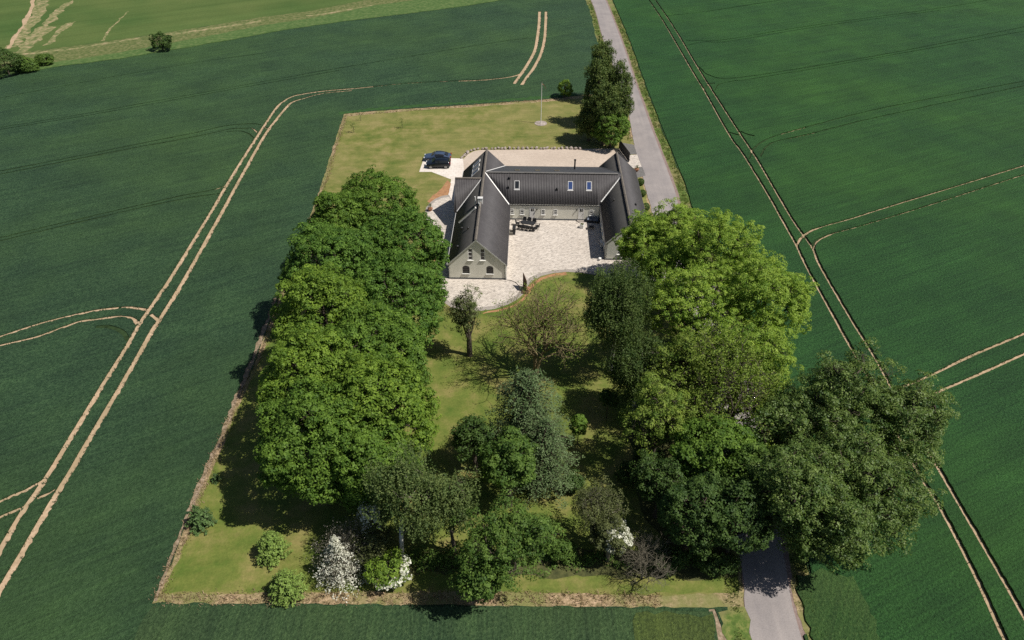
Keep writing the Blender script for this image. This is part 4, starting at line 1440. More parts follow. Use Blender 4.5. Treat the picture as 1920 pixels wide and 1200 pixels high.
def lobed_dirs(rng, n, K, amp, sig, lo):
    """directions and relative radii of a lumpy crown"""
    d = rng.normal(size=(n * 3, 3)); d /= np.linalg.norm(d, axis=1, keepdims=True)
    d = d[d[:, 2] > lo][:n]
    Ld = rng.normal(size=(K, 3)); Ld /= np.linalg.norm(Ld, axis=1, keepdims=True)
    lr = rng.uniform(.75, 1.0, K)
    ang = np.arccos(np.clip(d @ Ld.T, -1, 1))
    g = (np.exp(-(ang / sig) ** 2) * lr).max(axis=1)
    return d, 1 - amp + amp * g


def tree(name, c_px, zc, rad, hgt, label, leaf, bark='bark', seed=1, clumps=450, per=40, csize=.75, lsize=.27, dense=True, group=None, lo=-.45,
         K=24, amp=.34, sig=.42, inner=.15, cat='tree', base_xy=None, hang=0, twig=True, blossom=None, trunk_r=None, lean=(0, 0), holes=0.0, lflat=1.0, tshift=0.0, upn=.42):
    """c_px: survey point of the crown centre at height zc; rad: (rx, ry, rz) of the crown"""
    rng = np.random.default_rng(seed)
    x, y = base_xy if base_xy else G(c_px[0], c_px[1], zc)
    root = empty(name, (x - lean[0], y - lean[1], .05), 0, label=label, cat=cat, group=group)
    rx, ry, rz = rad
    cen = np.array([lean[0], lean[1], zc])
    d, rr2 = lobed_dirs(rng, clumps, K, amp, sig, lo)
    clumps = len(d)
    depth = 1 - inner * rng.random(clumps) ** 1.5 if dense else (1 - .55 * rng.random(clumps) ** 1.3)
    cc = cen + d * (rr2 * depth)[:, None] * np.array([rx, ry, rz])
    if holes > 0:
        ph = rng.uniform(0, 6, 3)
        f = np.sin(cc[:, 0] * .9 + ph[0]) + np.sin(cc[:, 1] * .9 + ph[1]) + np.sin(cc[:, 2] * 1.1 + ph[2])
        keep = f > (-2.2 + holes * 2.5)
        cc, d = cc[keep], d[keep]
        clumps = len(cc)
    cc[:, 2] = np.maximum(cc[:, 2], .5)
    # ---- wood
    tr = trunk_r or .035 * (zc + rz) * .6 + .05
    top = cen + np.array([0, 0, rz * .45])
    mid = np.array([rng.uniform(-.2, .2), rng.uniform(-.2, .2), zc * .5]) + .4 * cen * np.array([1, 1, 0])
    tubes_mesh('trunk', [([(0, 0, -.2), tuple(mid), tuple(cen * .98), tuple(top)], [tr * 1.15, tr * .85, tr * .5, tr * .15])], B[bark], root, 8)
    if twig:
        k1 = 9
        prim = cen + d[rng.choice(clumps, k1)] * np.array([rx, ry, rz]) * .5
        prim[:, 2] = np.maximum(prim[:, 2], zc * .55)
        k2 = min(clumps, 60)
        sec = cc[rng.choice(clumps, k2, replace=False)]
        sec = cen + (sec - cen) * .78
        segs = []
        for p_ in prim:
            h = rng.uniform(.35, .8) * zc
            st_ = np.array([0, 0, h]) + cen * np.array([1, 1, 0]) * (h / zc) * .8
            m1 = (st_ + p_) / 2 + np.array([0, 0, -.12 * np.linalg.norm(p_ - st_)])
            segs.append(([tuple(st_), tuple(m1), tuple(p_)], [tr * .5, tr * .35, tr * .22]))
        for s_ in sec:
            j = np.argmin(np.linalg.norm(prim - s_, axis=1))
            m1 = (prim[j] + s_) / 2 + rng.normal(size=3) * .25
            segs.append(([tuple(prim[j]), tuple(m1), tuple(s_)], [tr * .2, tr * .11, tr * .05]))
        if not dense and not hang:
            for c_ in cc[:: max(1, clumps // 420)]:
                j = np.argmin(np.linalg.norm(sec - c_, axis=1))
                m1 = (sec[j] + c_) / 2 + rng.normal(size=3) * .18
                segs.append(([tuple(sec[j]), tuple(m1), tuple(c_)], [tr * .05, tr * .03, .010]))
        tubes_mesh('branches', segs, B['grey' if bark == 'birch' else bark], root, 3, kind='stuff')
    # ---- leaves
    if per > 0:
        N = clumps * per
        ci = np.repeat(np.arange(clumps), per)
        sz = rng.uniform(.7, 1.25, clumps)[ci] * csize
        q = rng.normal(size=(N, 3)); q /= np.linalg.norm(q, axis=1, keepdims=True)
        od = d[ci]
        q = q + .55 * od + np.array([0, 0, .25]); q /= np.linalg.norm(q, axis=1, keepdims=True)
        rad_ = rng.uniform(.45, 1.0, N) ** .6
        off = q * (rad_ * sz)[:, None] * np.array([1, 1, .62 * lflat])
        pos = cc[ci] + off
        if hang:
            dl = rng.random(N) ** 1.2 * hang * rng.uniform(.5, 1, clumps)[ci]
            strand = rng.integers(0, max(2, per // 9), N)
            sa_ = (strand * 2.4 + ci * 1.7)
            pos = cc[ci] + np.stack([np.cos(sa_) * sz * .7, np.sin(sa_) * sz * .7, -dl], 1) + rng.normal(size=(N, 3)) * .07
            q = rng.normal(size=(N, 3)) * .7 + od * .5
        pos[:, 2] = np.maximum(pos[:, 2], .15)
        nr = q * .9 + np.array([0, 0, upn]) + rng.normal(size=(N, 3)) * .34
        tint = .5 + tshift + .23 * rng.normal(size=clumps)[ci] + .2 * rng.normal(size=N)
        sz2 = rng.uniform(.7, 1.3, N) * lsize
        if blossom:
            bm_, frac, zone = blossom
            bsel = (rng.random(clumps) < frac)[ci] & (rng.random(N) < .8) & zone(pos - cen, rx, ry, rz)
            leaves_mesh('blossom', pos[bsel], nr[bsel], sz2[bsel] * 1.0, tint[bsel], L[bm_], root, rng, .9, .05)
            pos, nr, sz2, tint = pos[~bsel], nr[~bsel], sz2[~bsel], tint[~bsel]
        leaves_mesh('crown', pos, nr, sz2, tint, L[leaf], root, rng)
    return root


def conifer(name, b_px, H_, Rb, label, leaf, seed=1, whorls=16, nb=13, lsize=.16, per=26, group=None, droop=.25, base_z=.25, cat='tree', power=.85, base_xy=None, tipup=.0, spread=.10, jag=.15):
    rng = np.random.default_rng(seed)
    x, y = base_xy or G(*b_px)
    root = empty(name, (x, y, .05), 0, label=label, cat=cat, group=group)
    tubes_mesh('trunk', [([(0, 0, -.1), (0, 0, H_ * .5), (0, 0, H_)], [.02 * H_ + .04, .012 * H_ + .02, .012])], B['fir'], root, 7)
    P_, Nn, Tt, segs = [], [], [], []
    for i in range(whorls):
        t_ = i / (whorls - 1)
        z = base_z + (H_ - base_z - .1) * t_ ** .92
        rl = Rb * (1 - t_) ** power + .10
        nbk = max(4, int(nb * (1 - .55 * t_)))
        a0 = rng.uniform(0, 6.28)
        for b in range(nbk):
            a = a0 + b * 2 * math.pi / nbk + rng.normal() * .15
            ln = rl * rng.uniform(1 - jag * 1.5, 1 + jag)
            z0 = z + rng.normal() * .08
            dr = np.array([math.cos(a), math.sin(a), 0])
            end = dr * ln + np.array([0, 0, z0 - droop * ln + tipup * ln])
            segs.append(([(0, 0, z0), tuple(dr * ln * .5 + np.array([0, 0, z0 - droop * ln * .35])), tuple(end)], [.03 + .006 * H_ * (1 - t_), .02, .008]))
            k = max(5, int(per * (.35 + ln / Rb)))
            u = rng.random(k) ** .7
            side = np.array([-dr[1], dr[0], 0])
            wd_ = spread * H_ * .25 + .32 * ln * (1 - u) * .8 + .05
            pz = z0 - droop * ln * u ** 1.3 + tipup * ln * u
            pp = dr * (ln * u)[:, None] + side * (rng.uniform(-1, 1, k) * wd_)[:, None]
            pp[:, 2] = pz + rng.normal(size=k) * .05
            P_.append(pp)
            nn = np.tile(dr * .45 + np.array([0, 0, .9]), (k, 1)) + rng.normal(size=(k, 3)) * .45
            Nn.append(nn)
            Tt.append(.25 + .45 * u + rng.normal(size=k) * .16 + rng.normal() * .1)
    tubes_mesh('branches', segs, B['fir'], root, 3, kind='stuff')
    P_, Nn, Tt = np.concatenate(P_), np.concatenate(Nn), np.concatenate(Tt)
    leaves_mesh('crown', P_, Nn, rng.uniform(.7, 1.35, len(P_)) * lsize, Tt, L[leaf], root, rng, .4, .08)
    return root


def bare_tree(name, b_px, H_, Rr_, label, seed, leaf=None, bark='pale', levels=4, kids=(6, 5, 5, 4), group=None, base_xy=None, leaves=0, lsize=.14, up=.9, stems=1, r0=None, cat='tree', hbare=.25):
    """open crown in which each twig is modelled"""
    rr_ = random.Random(seed)
    rng = np.random.default_rng(seed)
    x, y = base_xy or G(*b_px)
    root = empty(name, (x, y, .05), 0, label=label, cat=cat, group=group)
    trunk, twigs, tips = [], [], []
    r0 = r0 or .022 * H_ + .05

    def grow(p, d, ln, rd, lv):
        q = p + d * ln * .5 + Vector((rr_.gauss(0, 1), rr_.gauss(0, 1), rr_.gauss(0, .6))) * ln * .07
        d2 = (d + Vector((rr_.gauss(0, .22), rr_.gauss(0, .22), rr_.gauss(.10, .15)))).normalized()
        e = q + d2 * ln * .5
        (trunk if lv <= 0 else twigs).append(([tuple(p), tuple(q), tuple(e)], [rd, rd * .78, rd * .55]))
        if lv >= levels:
            tips.append(e)
            return
        for k in range(kids[lv]):
            t_ = rr_.uniform(.45 if lv else .45, 1.0)
            s = p.lerp(q, t_ * 2) if t_ < .5 else q.lerp(e, t_ * 2 - 1)
            a = k * 2.4 + rr_.uniform(-.5, .5)
            side = d2.orthogonal().normalized()
            side.rotate(Matrix.Rotation(a, 3, d2))
            nd = (d2 * rr_.uniform(.35, .8) + side * rr_.uniform(.6, 1.0) * Rr_ / H_ * 2.1 + Vector((0, 0, .15 * up))).normalized()
            grow(s, nd, ln * rr_.uniform(.5, .72), rd * .52, lv + 1)
    for s_ in range(stems):
        a = s_ * 2.4
        dd = Vector((math.cos(a) * .25 * (stems > 1), math.sin(a) * .25 * (stems > 1), 1)).normalized()
        grow(Vector((0, 0, -.1)), dd, H_ * .62, r0 / stems ** .4, 0)
    tubes_mesh('trunk', trunk, B[bark], root, 7)
    tubes_mesh('branches', twigs, B[bark], root, 3, kind='stuff')
    if leaf and leaves:
        T_ = np.array([tuple(t) for t in tips])
        ci = rng.integers(0, len(T_), leaves)
        pos = T_[ci] + rng.normal(size=(leaves, 3)) * .22
        leaves_mesh('crown', pos, rng.normal(size=(leaves, 3)) + np.array([0, 0, .8]), rng.uniform(.7, 1.3, leaves) * lsize, .5 + .25 * rng.normal(size=leaves), L[leaf], root, rng)
    return root


# --- dense row along the left side of the garden
grp = 'dense leafy trees in a row on the left of the garden'
rowt = [((706, 392), 8.2, (5.6, 5.2, 5.6), 'maple', 'farthest tree of the dense left row beside the parked cars'),
        ((640, 425), 7.6, (4.4, 4.6, 5.0), 'maple', 'smaller crown on the field side near the far end of the dense left row'),
        ((756, 470), 8.2, (5.6, 5.2, 5.4), 'maple_cool', 'crown of the dense left row nearest the gable window wall'),
        ((622, 500), 8.6, (6.4, 5.6, 5.8), 'maple_cool', 'wide mid-green crown of the dense left row beside the field edge'),
        ((744, 562), 8.0, (6.0, 5.6, 5.8), 'maple_cool', 'dark green crown of the left row facing the paved front terrace'),
        ((610, 600), 9.4, (5.8, 5.4, 6.4), 'maple_light', 'lighter yellow-green crown in the middle of the dense left row'),
        ((700, 670), 8.6, (6.2, 5.4, 6.0), 'maple', 'rounded crown of the left row beside the open lawn strip'),
        ((592, 715), 9.2, (5.6, 5.2, 6.0), 'maple_light', 'light green crown of the left row above the deep field-side shadow'),
        ((705, 775), 8.8, (5.8, 5.0, 6.2), 'maple_light', 'broad bright crown near the camera end of the left row'),
        ((590, 830), 8.2, (5.4, 4.8, 6.2), 'maple', 'nearest crown of the left row above the corner lawn'),
        ((700, 872), 6.6, (4.4, 3.8, 5.0), 'maple', 'low crown at the near end of the left row behind the birch')]
for i, (c, zc, rad, lf, lb) in enumerate(rowt):
    tree('broadleaf_tree', c, zc, rad, 0, lb, lf, seed=20 + i, clumps=1150, per=34, csize=.52, lsize=.23, group=grp, lo=-.75, K=38, amp=.30, sig=.30, inner=.22)

# --- front left group
tree('birch_tree', (770, 905), 8.8, (4.0, 3.2, 5.0), 0, 'airy olive-green birch with white trunk in front of the dense row', 'birch', 'birch', seed=41, clumps=420, per=46, csize=.7, lsize=.17, dense=False, K=30, amp=.45, hang=1.3, base_xy=(-8.1, 34.9), lo=-.6, lean=(1.4, .1), trunk_r=.2)
tree('birch_tree', (845, 940), 7.0, (3.0, 2.8, 4.2), 0, 'smaller olive birch to the right of the white-trunked birch', 'birch', 'bark', seed=42, clumps=260, per=44, csize=.65, lsize=.17, dense=False, K=20, amp=.45, hang=1.2, lo=-.6, trunk_r=.15)
conifer('blossom_tree', (645, 1082), 5.6, 2.3, 'spiky white-tipped pale tree in the corner lawn', 'blossom', seed=43, whorls=15, nb=14, lsize=.17, per=30, droop=.30, jag=.35)
bare_tree('bare_shrub', (655, 1062), 4.0, 2.2, 'pale grey twiggy shrub entangled in the white-tipped tree', 51, 'silver', 'grey', leaves=2200, lsize=.12, stems=3, kids=(7, 5, 4, 3), group=None)
tree('flowering_shrub', (700, 1022), 2.4, (2.2, 2.0, 2.2), 0, 'olive twiggy shrub beside the white-tipped tree', 'olive', 'grey', seed=44, clumps=130, per=30, csize=.5, lsize=.16, dense=False, amp=.4, K=14, cat='shrub')
tree('flowering_shrub', (705, 962), 4.4, (1.7, 1.7, 2.6), 0, 'white blossoming shrub in the shade below the dense row', 'olive', 'grey', seed=45, clumps=110, per=30, csize=.45, lsize=.17, dense=False, amp=.45, K=14, cat='shrub', blossom=('blossom', .75, lambda p, a, b, c: p[:, 0] < a * .3))
tree('flowering_shrub', (728, 1066), 1.6, (2.1, 1.5, 1.6), 0, 'bright green shrub fringed with white blossom under the birch', 'maple_light', 'grey', seed=46, clumps=110, per=34, csize=.45, lsize=.2, cat='shrub', blossom=('blossom', .6, lambda p, a, b, c: (p[:, 2] < 0) | (p[:, 0] > a * .5)))
conifer('fir_tree', (380, 984), 2.7, 1.25, 'dark young fir at the left edge of the corner lawn', 'fir', seed=47, whorls=9, nb=10, lsize=.22, per=30, droop=.15, tipup=.12)
conifer('fir_tree', (514, 1042), 3.1, 1.45, 'pale green young fir, the upper of two in the corner lawn', 'fir_light', seed=48, whorls=12, nb=13, lsize=.21, per=34, droop=.05, tipup=.15, power=.6)
conifer('fir_tree', (542, 1114), 3.1, 1.5, 'pale green young fir nearest the bottom dry grass strip', 'fir_light', seed=49, whorls=12, nb=13, lsize=.21, per=34, droop=.05, tipup=.15, power=.6)
conifer('fir_tree', (407, 903), 1.1, .5, 'tiny fir seedling beside the shadow of the dense row', 'fir', seed=50, whorls=6, nb=7, lsize=.16, per=12, cat='sapling')

# --- centre
tree('fruit_tree', None, 6.4, (2.5, 2.2, 4.1), 0, 'slim sparse old fruit tree with a dark trunk near the terrace', 'fruit', 'bark', seed=52, clumps=270, per=24, csize=.42, lsize=.15, dense=False, K=16, amp=.5, base_xy=(-5.2, 60.9), lean=(-.35, 0), trunk_r=.30, lo=-.9)
bare_tree('dying_tree', (1005, 712), 9.6, 3.3, 'nearly bare brown-branched tree behind the blue spruce', 53, 'ash_mid', 'pale', leaves=5000, lsize=.16, stems=2, kids=(9, 5, 4, 3), r0=.34)
conifer('spruce_tree', None, 11.8, 3.5, 'tall blue-grey spruce in the middle of the garden', 'spruce', seed=54, whorls=36, nb=17, lsize=.22, per=46, droop=.22, tipup=.06, base_xy=(1.35, 45.6), base_z=2.0, power=.36, jag=.4)
conifer('spruce_tree', None, 9.0, 3.2, 'lower blue-grey spruce on the camera side of the tall spruce', 'spruce', seed=55, whorls=26, nb=15, lsize=.21, per=40, droop=.22, tipup=.06, base_xy=(3.0, 42.4), base_z=1.0, power=.36, jag=.4)
tree('oak_tree', (955, 868), 6.0, (2.9, 2.6, 3.6), 0, 'mid-green oak in front of the blue spruces', 'oak', seed=56, clumps=260, per=40, csize=.6, lsize=.24, K=20, amp=.4, dense=False)
tree('dark_tree', (890, 820), 4.8, (2.2, 2.4, 3.2), 0, 'dark green tree in shade left of the blue spruce', 'dark', seed=57, clumps=240, per=32, csize=.5, lsize=.2, K=18, amp=.5, dense=False)
tree('oak_tree', (955, 1015), 6.8, (5.5, 3.9, 4.4), 0, 'wide loose green tree at the bottom centre of the garden', 'oak', seed=58, clumps=620, per=32, csize=.48, lsize=.19, dense=False, K=26, amp=.5, sig=.33, holes=.3, lean=(-.3, -1.8), lo=-.7)
tree('oak_tree', (900, 1085), 4.6, (2.3, 1.8, 3.2), 0, 'low green tree reaching over the bottom dry strip', 'oak', seed=59, clumps=170, per=38, csize=.55, lsize=.22, dense=False, K=16, amp=.45, lean=(0, -1.2), lo=-.8)
tree('young_tree', (1085, 797), 2.9, (.75, .75, 1.35), 0, 'small neat egg-shaped young tree on the lawn', 'maple', seed=60, clumps=70, per=40, csize=.3, lsize=.17, K=10, amp=.2, lo=-1, twig=False, trunk_r=.05, cat='sapling')
tree('young_tree', (1141, 748), 2.9, (1.0, .9, 1.6), 0, 'dark slender young tree in the shade of the birch', 'dark', seed=61, clumps=60, per=34, csize=.35, lsize=.18, dense=False, K=10, amp=.3, twig=False, trunk_r=.05, cat='sapling')
tree('dark_tree', (1240, 905), 4.8, (3.0, 2.8, 4.0), 0, 'shaded dark tree between the sparse ash and the hawthorn', 'dark', seed=92, clumps=260, per=34, csize=.5, lsize=.18, K=20, amp=.45, dense=False)
tree('thorn_tree', (1118, 955), 4.6, (2.7, 2.4, 3.6), 0, 'fine-twigged olive thorn tree beside the white blossom', 'olive', 'grey', seed=62, clumps=230, per=30, csize=.5, lsize=.13, dense=False, K=18, amp=.35)
tree('flowering_shrub', (1147, 1008), 3.4, (1.8, 1.5, 2.5), 0, 'creamy white flowering hawthorn at the garden bottom', 'olive', 'grey', seed=63, clumps=150, per=44, csize=.42, lsize=.18, K=16, amp=.4, blossom=('blossom', .55, lambda p, a, b, c: (p[:, 0] > -a * .35) & (p[:, 2] < c * .7)))
bare_tree('bare_shrub', (1203, 1085), 3.9, 1.7, 'leafless dark twiggy bush right of the white hawthorn', 64, None, 'grey', stems=3, kids=(7, 5, 4, 3), cat='shrub')
tree('young_tree', (1060, 1035), 1.3, (1.2, 1.0, 1.2), 0, 'low green bush left of the white hawthorn', 'oak', seed=65, clumps=50, per=34, csize=.4, lsize=.2, cat='shrub', K=10, twig=False)

# --- right side
tree('weeping_birch', (1158, 575), 9.0, (4.2, 4.4, 6.2), 0, 'dark weeping birch with a pale trunk right of the lawn', 'birch_dark', 'birch', seed=71, clumps=620, per=62, csize=.60, lsize=.17, dense=False, K=30, amp=.35, hang=1.8, trunk_r=.2, lo=-.6)
tree('weeping_birch', (1200, 690), 6.6, (3.6, 3.4, 4.6), 0, 'lower dark weeping birch beside the shaded lawn', 'birch_dark', 'birch', seed=72, clumps=420, per=60, csize=.60, lsize=.17, dense=False, K=24, amp=.4, hang=1.6, trunk_r=.17, lo=-.6)
grp = 'lime-green ash trees over the road'
ashes = [((1342, 475), 10, (6.2, 5.6, 5.4), 'ash', 'topmost lime-green ash crown over the road beside the wheat', 1.2),
         ((1212, 462), 6.0, (4.4, 4.6, 5.4), 'ash', 'lime-green ash crown next to the right wing gable', 1.0),
         ((1436, 560), 10.0, (5.6, 5.4, 5.4), 'ash', 'rightmost lime-green ash crown overhanging the wheat', 1.1),
         ((1300, 575), 8.6, (6.2, 5.4, 5.4), 'ash', 'central ash crown with a glimpse of road through it', 1.0),
         ((1268, 440), 7.6, (4.2, 4.4, 5.0), 'ash', 'ash crown beside the topmost crown towards the right wing', .9),
         ((1262, 500), 7.4, (4.4, 4.6, 5.0), 'ash', 'ash crown between the gable and the topmost crown', .9),
         ((1398, 665), 8.2, (5.4, 5.0, 5.2), 'ash', 'ash crown above the gap where the road shows', .85),
         ((1290, 690), 7.6, (4.4, 4.4, 4.6), 'ash_mid', 'thin yellow-green ash crown left above the road gap', .5)]
for i, (c, zc, rad, lf, lb, dn) in enumerate(ashes):
    tree('ash_tree', c, zc, rad, 0, lb, lf, seed=80 + i, clumps=int(900 * dn), per=42, csize=.50, lsize=.18, dense=False, K=34, amp=.34, sig=.34, group=grp, lo=-.6, holes=.12, lflat=.8)
tree('ash_tree', (1232, 780), 7.4, (4.2, 4.2, 5.0), 0, 'sparse yellow-green ash on the left of the road gap', 'ash_mid', seed=86, clumps=420, per=34, csize=.50, lsize=.18, dense=False, K=22, amp=.5, holes=.25, group=None)
bare_tree('ash_tree', (1335, 850), 11.5, 6.4, 'half-bare ash whose branches cross the view of the road', 87, 'ash_mid', 'bark', leaves=20000, lsize=.20, stems=2, kids=(7, 5, 4, 4), r0=.4)
tree('dark_tree', (1335, 858), 6.6, (3.8, 3.2, 4.2), 0, 'glossy green maple between the half-bare ash and the poplar', 'maple', seed=88, clumps=330, per=42, csize=.62, lsize=.25, K=24, amp=.4)
tree('dark_tree', (1300, 965), 5.6, (3.8, 3.0, 4.6), 0, 'dark green bushy tree above the near end of the lane', 'dark', seed=89, clumps=300, per=44, csize=.55, lsize=.2, K=22, amp=.35)
tree('dark_tree', (1378, 975), 5.8, (3.0, 2.8, 4.6), 0, 'dark tree beside the road where it leaves the shade', 'dark', seed=90, clumps=260, per=42, csize=.55, lsize=.2, K=20, amp=.4)
tree('dark_tree', (1410, 900), 6.0, (3.4, 3.2, 4.6), 0, 'dark leafy tree arching over the shaded lane', 'oak', seed=91, clumps=330, per=42, csize=.6, lsize=.22, K=22, amp=.4, dense=False)
pop = [((1590, 740), 10.0, (5.4, 4.8, 5.6), 'upper crown of the big olive poplar group right of the road'),
       ((1700, 790), 8.8, (4.4, 4.8, 6.0), 'right-hand poplar crown leaning over the wheel tracks'),
       ((1480, 800), 7.6, (4.8, 4.6, 5.8), 'poplar crown between the ashes and the lane verge'),
       ((1495, 920), 8.8, (5.0, 4.4, 5.6), 'poplar crown beside the road near the camera'),
       ((1640, 930), 7.0, (5.4, 4.6, 6.0), 'lowest poplar crown overhanging the rough grass'),
       ((1580, 860), 8.0, (5.0, 4.6, 5.2), 'inner poplar crown in the middle of the olive group'),
       ((1560, 985), 6.6, (4.4, 3.6, 4.8), 'poplar crown lowest down towards the camera')]
for i, (c, zc, rad, lb) in enumerate(pop):
    tree('poplar_tree', c, zc, rad, 0, lb, 'poplar', 'bark', seed=100 + i, clumps=720, per=40, csize=.56, lsize=.18, dense=False, K=30, amp=.48, sig=.32, group='olive-green poplars right of the road', holes=.16, lo=-.85, lean=(-.4, -2.4))

for i, (c, zc_, r3, lb) in enumerate((((1215, 850), 1.5, (1.8, 1.4, 1.6), 'low dark shrub under the sparse ash by the lane'), ((1180, 885), 1.2, (1.5, 1.3, 1.3), 'low dark shrub behind the thorn tree'),
                                 ((1075, 905), 1.2, (1.2, 1.0, 1.2), 'small shrub between the blue spruce and the thorn tree'),
                                 ((1255, 1045), 1.4, (2.4, 1.2, 1.5), 'low spreading bush at the bottom edge below the dark trees'), ((1345, 1058), 1.4, (2.0, 1.0, 1.4), 'bush at the lane corner below the dark trees'))):
    tree('shade_shrub', c, zc_, r3, 0, lb, 'dark', 'bark', seed=160 + i, clumps=90, per=34, csize=.45, lsize=.17, cat='shrub', K=12, amp=.4, dense=False, lo=-.8)

# --- trees behind the house
grp = 'trees in the row beside the road behind the house'
back = [((1106, 218), 4.6, (2.6, 2.6, 4.4), 'row', 'low shaggy tree on the lawn side of the lane row'),
        ((1128, 118), 7.5, (3.0, 3.0, 6.0), 'row', 'farthest tall olive tree of the row by the lane'),
        ((1122, 160), 7.5, (3.4, 3.2, 6.2), 'row', 'tall dark tree on the lawn side of the lane row'),
        ((1158, 165), 7.0, (3.2, 3.2, 6.0), 'row', 'olive tree of the lane row touching the road edge'),
        ((1135, 205), 6.5, (3.2, 3.2, 5.6), 'row', 'shaggy olive tree in the middle of the lane row'),
        ((1160, 200), 6.0, (2.6, 3.0, 5.2), 'row', 'dark shaggy tree overhanging the lane above the round maple')]
for i, (c, zc, rad, lf, lb) in enumerate(back):
    tree('roadside_tree', c, zc, rad, 0, lb, lf, seed=110 + i, clumps=420, per=36, csize=.5, lsize=.22, K=26, amp=.5, sig=.32, group=grp, lo=-.75, hang=.9)
tree('roadside_tree', (1146, 240), 3.6, (3.3, 3.0, 3.6), 0, 'round bright green maple at the near end of the lane row', 'maple', seed=116, clumps=240, per=40, csize=.6, lsize=.26, group=grp, lo=-.75, K=20)
tree('garden_shrub', (1059, 166), 1.9, (1.75, 1.5, 1.9), 0, 'single round shrub at the far lawn edge', 'maple_light', seed=117, clumps=90, per=34, csize=.45, lsize=.22, cat='shrub', lo=-.9, K=12)
tree('field_shrub', (302, 79), 2.0, (2.7, 2.2, 2.2), 0, 'lone dark bush in the margin between the upper and lower fields', 'dark', seed=118, clumps=120, per=34, csize=.55, lsize=.26, cat='shrub', lo=-.7, K=14)
for i, (c, r_, lb, lf) in enumerate((((8, 118), 4.2, 'dark leafy bush cut by the left picture edge', 'dark'), ((50, 122), 2.4, 'lower green bush right of the dark bush at the picture edge', 'oak'), ((84, 113), 1.9, 'small bush at the end of the hedge by the upper field', 'oak'))):
    tree('field_shrub', c, r_ * .6, (r_, r_ * .8, r_ * .8), 0, lb, lf, seed=120 + i, clumps=int(60 * r_), per=34, csize=.6, lsize=.27, cat='shrub', lo=-.6, K=14)

# clipped balls beside the right wing
for i, (px_, py_, r_) in enumerate(((1201.5, 341, .58), (1205, 362, .56), (1211, 388, .62), (1217, 411, .60))):
    rng = np.random.default_rng(130 + i)
    x, y = G(px_, py_, r_)
    root = empty('clipped_bush', (x, y, .06), 0, label=['farthest', 'second', 'third', 'nearest'][i] + ' of the four clipped dark balls ' + 'between the right wing and the road', cat='bush', group='clipped balls by the right wing')
    N = 1100
    d = rng.normal(size=(N, 3)); d /= np.linalg.norm(d, axis=1, keepdims=True)
    pos = d * np.array([r_, r_, r_]) * rng.uniform(.85, 1.04, (N, 1)) + np.array([0, 0, r_ * .9])
    pos[:, 2] = np.maximum(pos[:, 2], .03)
    leaves_mesh('crown', pos, d + rng.normal(size=(N, 3)) * .3, rng.uniform(.7, 1.3, N) * .13, .5 + .25 * rng.normal(size=N), L['dark'], root, rng)
    tubes_mesh('trunk', [([(0, 0, -.05), (0, 0, r_)], [.05, .03])], B['bark'], root, 6)

# saplings on the rear lawn
for i, (p_, lb) in enumerate((((663, 249), 'left sapling on the rear lawn with a stake'), ((754, 241), 'right sapling on the rear lawn, standing alone'), ((676, 227), 'thin sapling nearest the far corner of the lawn'))):
    rng = np.random.default_rng(140 + i)
    x, y = G(*p_)
    root = empty('lawn_sapling', (x, y, .06), 0, label=lb, cat='sapling', group='saplings on the rear lawn')
    tubes_mesh('trunk', [([(0, 0, 0), (0.03, 0, 1.0), (0, .02, 1.9)], [.025, .02, .01])], B['bark'], root, 5)
    N = (130, 110, 36)[i]
    pos = rng.normal(size=(N, 3)) * np.array([.25, .25, .42]) + np.array([0, 0, 1.35])
    leaves_mesh('crown', pos, rng.normal(size=(N, 3)) + np.array([0, 0, .6]), rng.uniform(.7, 1.3, N) * .15, .5 + .2 * rng.normal(size=N), L['oak'], root, rng)
    MB().box(.10, .13, -.015, .015, 0, 1.2).build('stake', M['box_grey'], root)

# potted plants: left terrace, right wing entrance
for (p_, lb, hh) in (((807, 396), 'terracotta bowl with a dark plant on the round left terrace', .45), ((1193.5, 322), 'pot with a pale plant beside the right wing entrance', .35)):
    rng = np.random.default_rng(150)
    x, y = G(*p_)
    root = empty('potted_plant', (x, y, .085), 0, label=lb, cat='potted plant')
    MB().lathe([(.20, 0), (.36, .32), (.40, .40), (.40, .44), (.30, .42)], 0, 0, 14).build('pot', M['terracotta'], root)
    N = 120
    pos = rng.normal(size=(N, 3)) * np.array([.16, .16, .2]) + np.array([0, 0, .44 + hh])
    leaves_mesh('foliage', pos, rng.normal(size=(N, 3)) + np.array([0, 0, .6]), rng.uniform(.7, 1.3, N) * .13, .5 + .2 * rng.normal(size=N), L['dark'], root, rng)
    tubes_mesh('stem', [([(0, 0, .4), (0, 0, .5 + hh)], [.02, .012])], B['bark'], root, 5)

# dark board fence behind the right wing
fa, fb = G(1160, 279), G(1180, 306)
fr = empty('board_fence', (fa[0], fa[1], .07), math.atan2(fb[1] - fa[1], fb[0] - fa[0]), label='dark slatted fence between the right wing and the lane', cat='fence')
Lf = math.hypot(fb[0] - fa[0], fb[1] - fa[1])
nb_ = int(Lf / .22)
me = None
for i in range(nb_):
    if me is None:
        o = MB().box(0, .19, -.02, .02, .05, 1.7).build('board', M['wicker'], fr)
        me = o.data
    else:
        o = bpy.data.objects.new('board', me); C.objects.link(o); o.parent = fr
        o.location = (i * .22, (i % 2) * .012, 0)
for z in (.4, 1.35):
    MB().box(0, Lf, .035, .08, z, z + .09).build('rail', M['pipe'], fr)

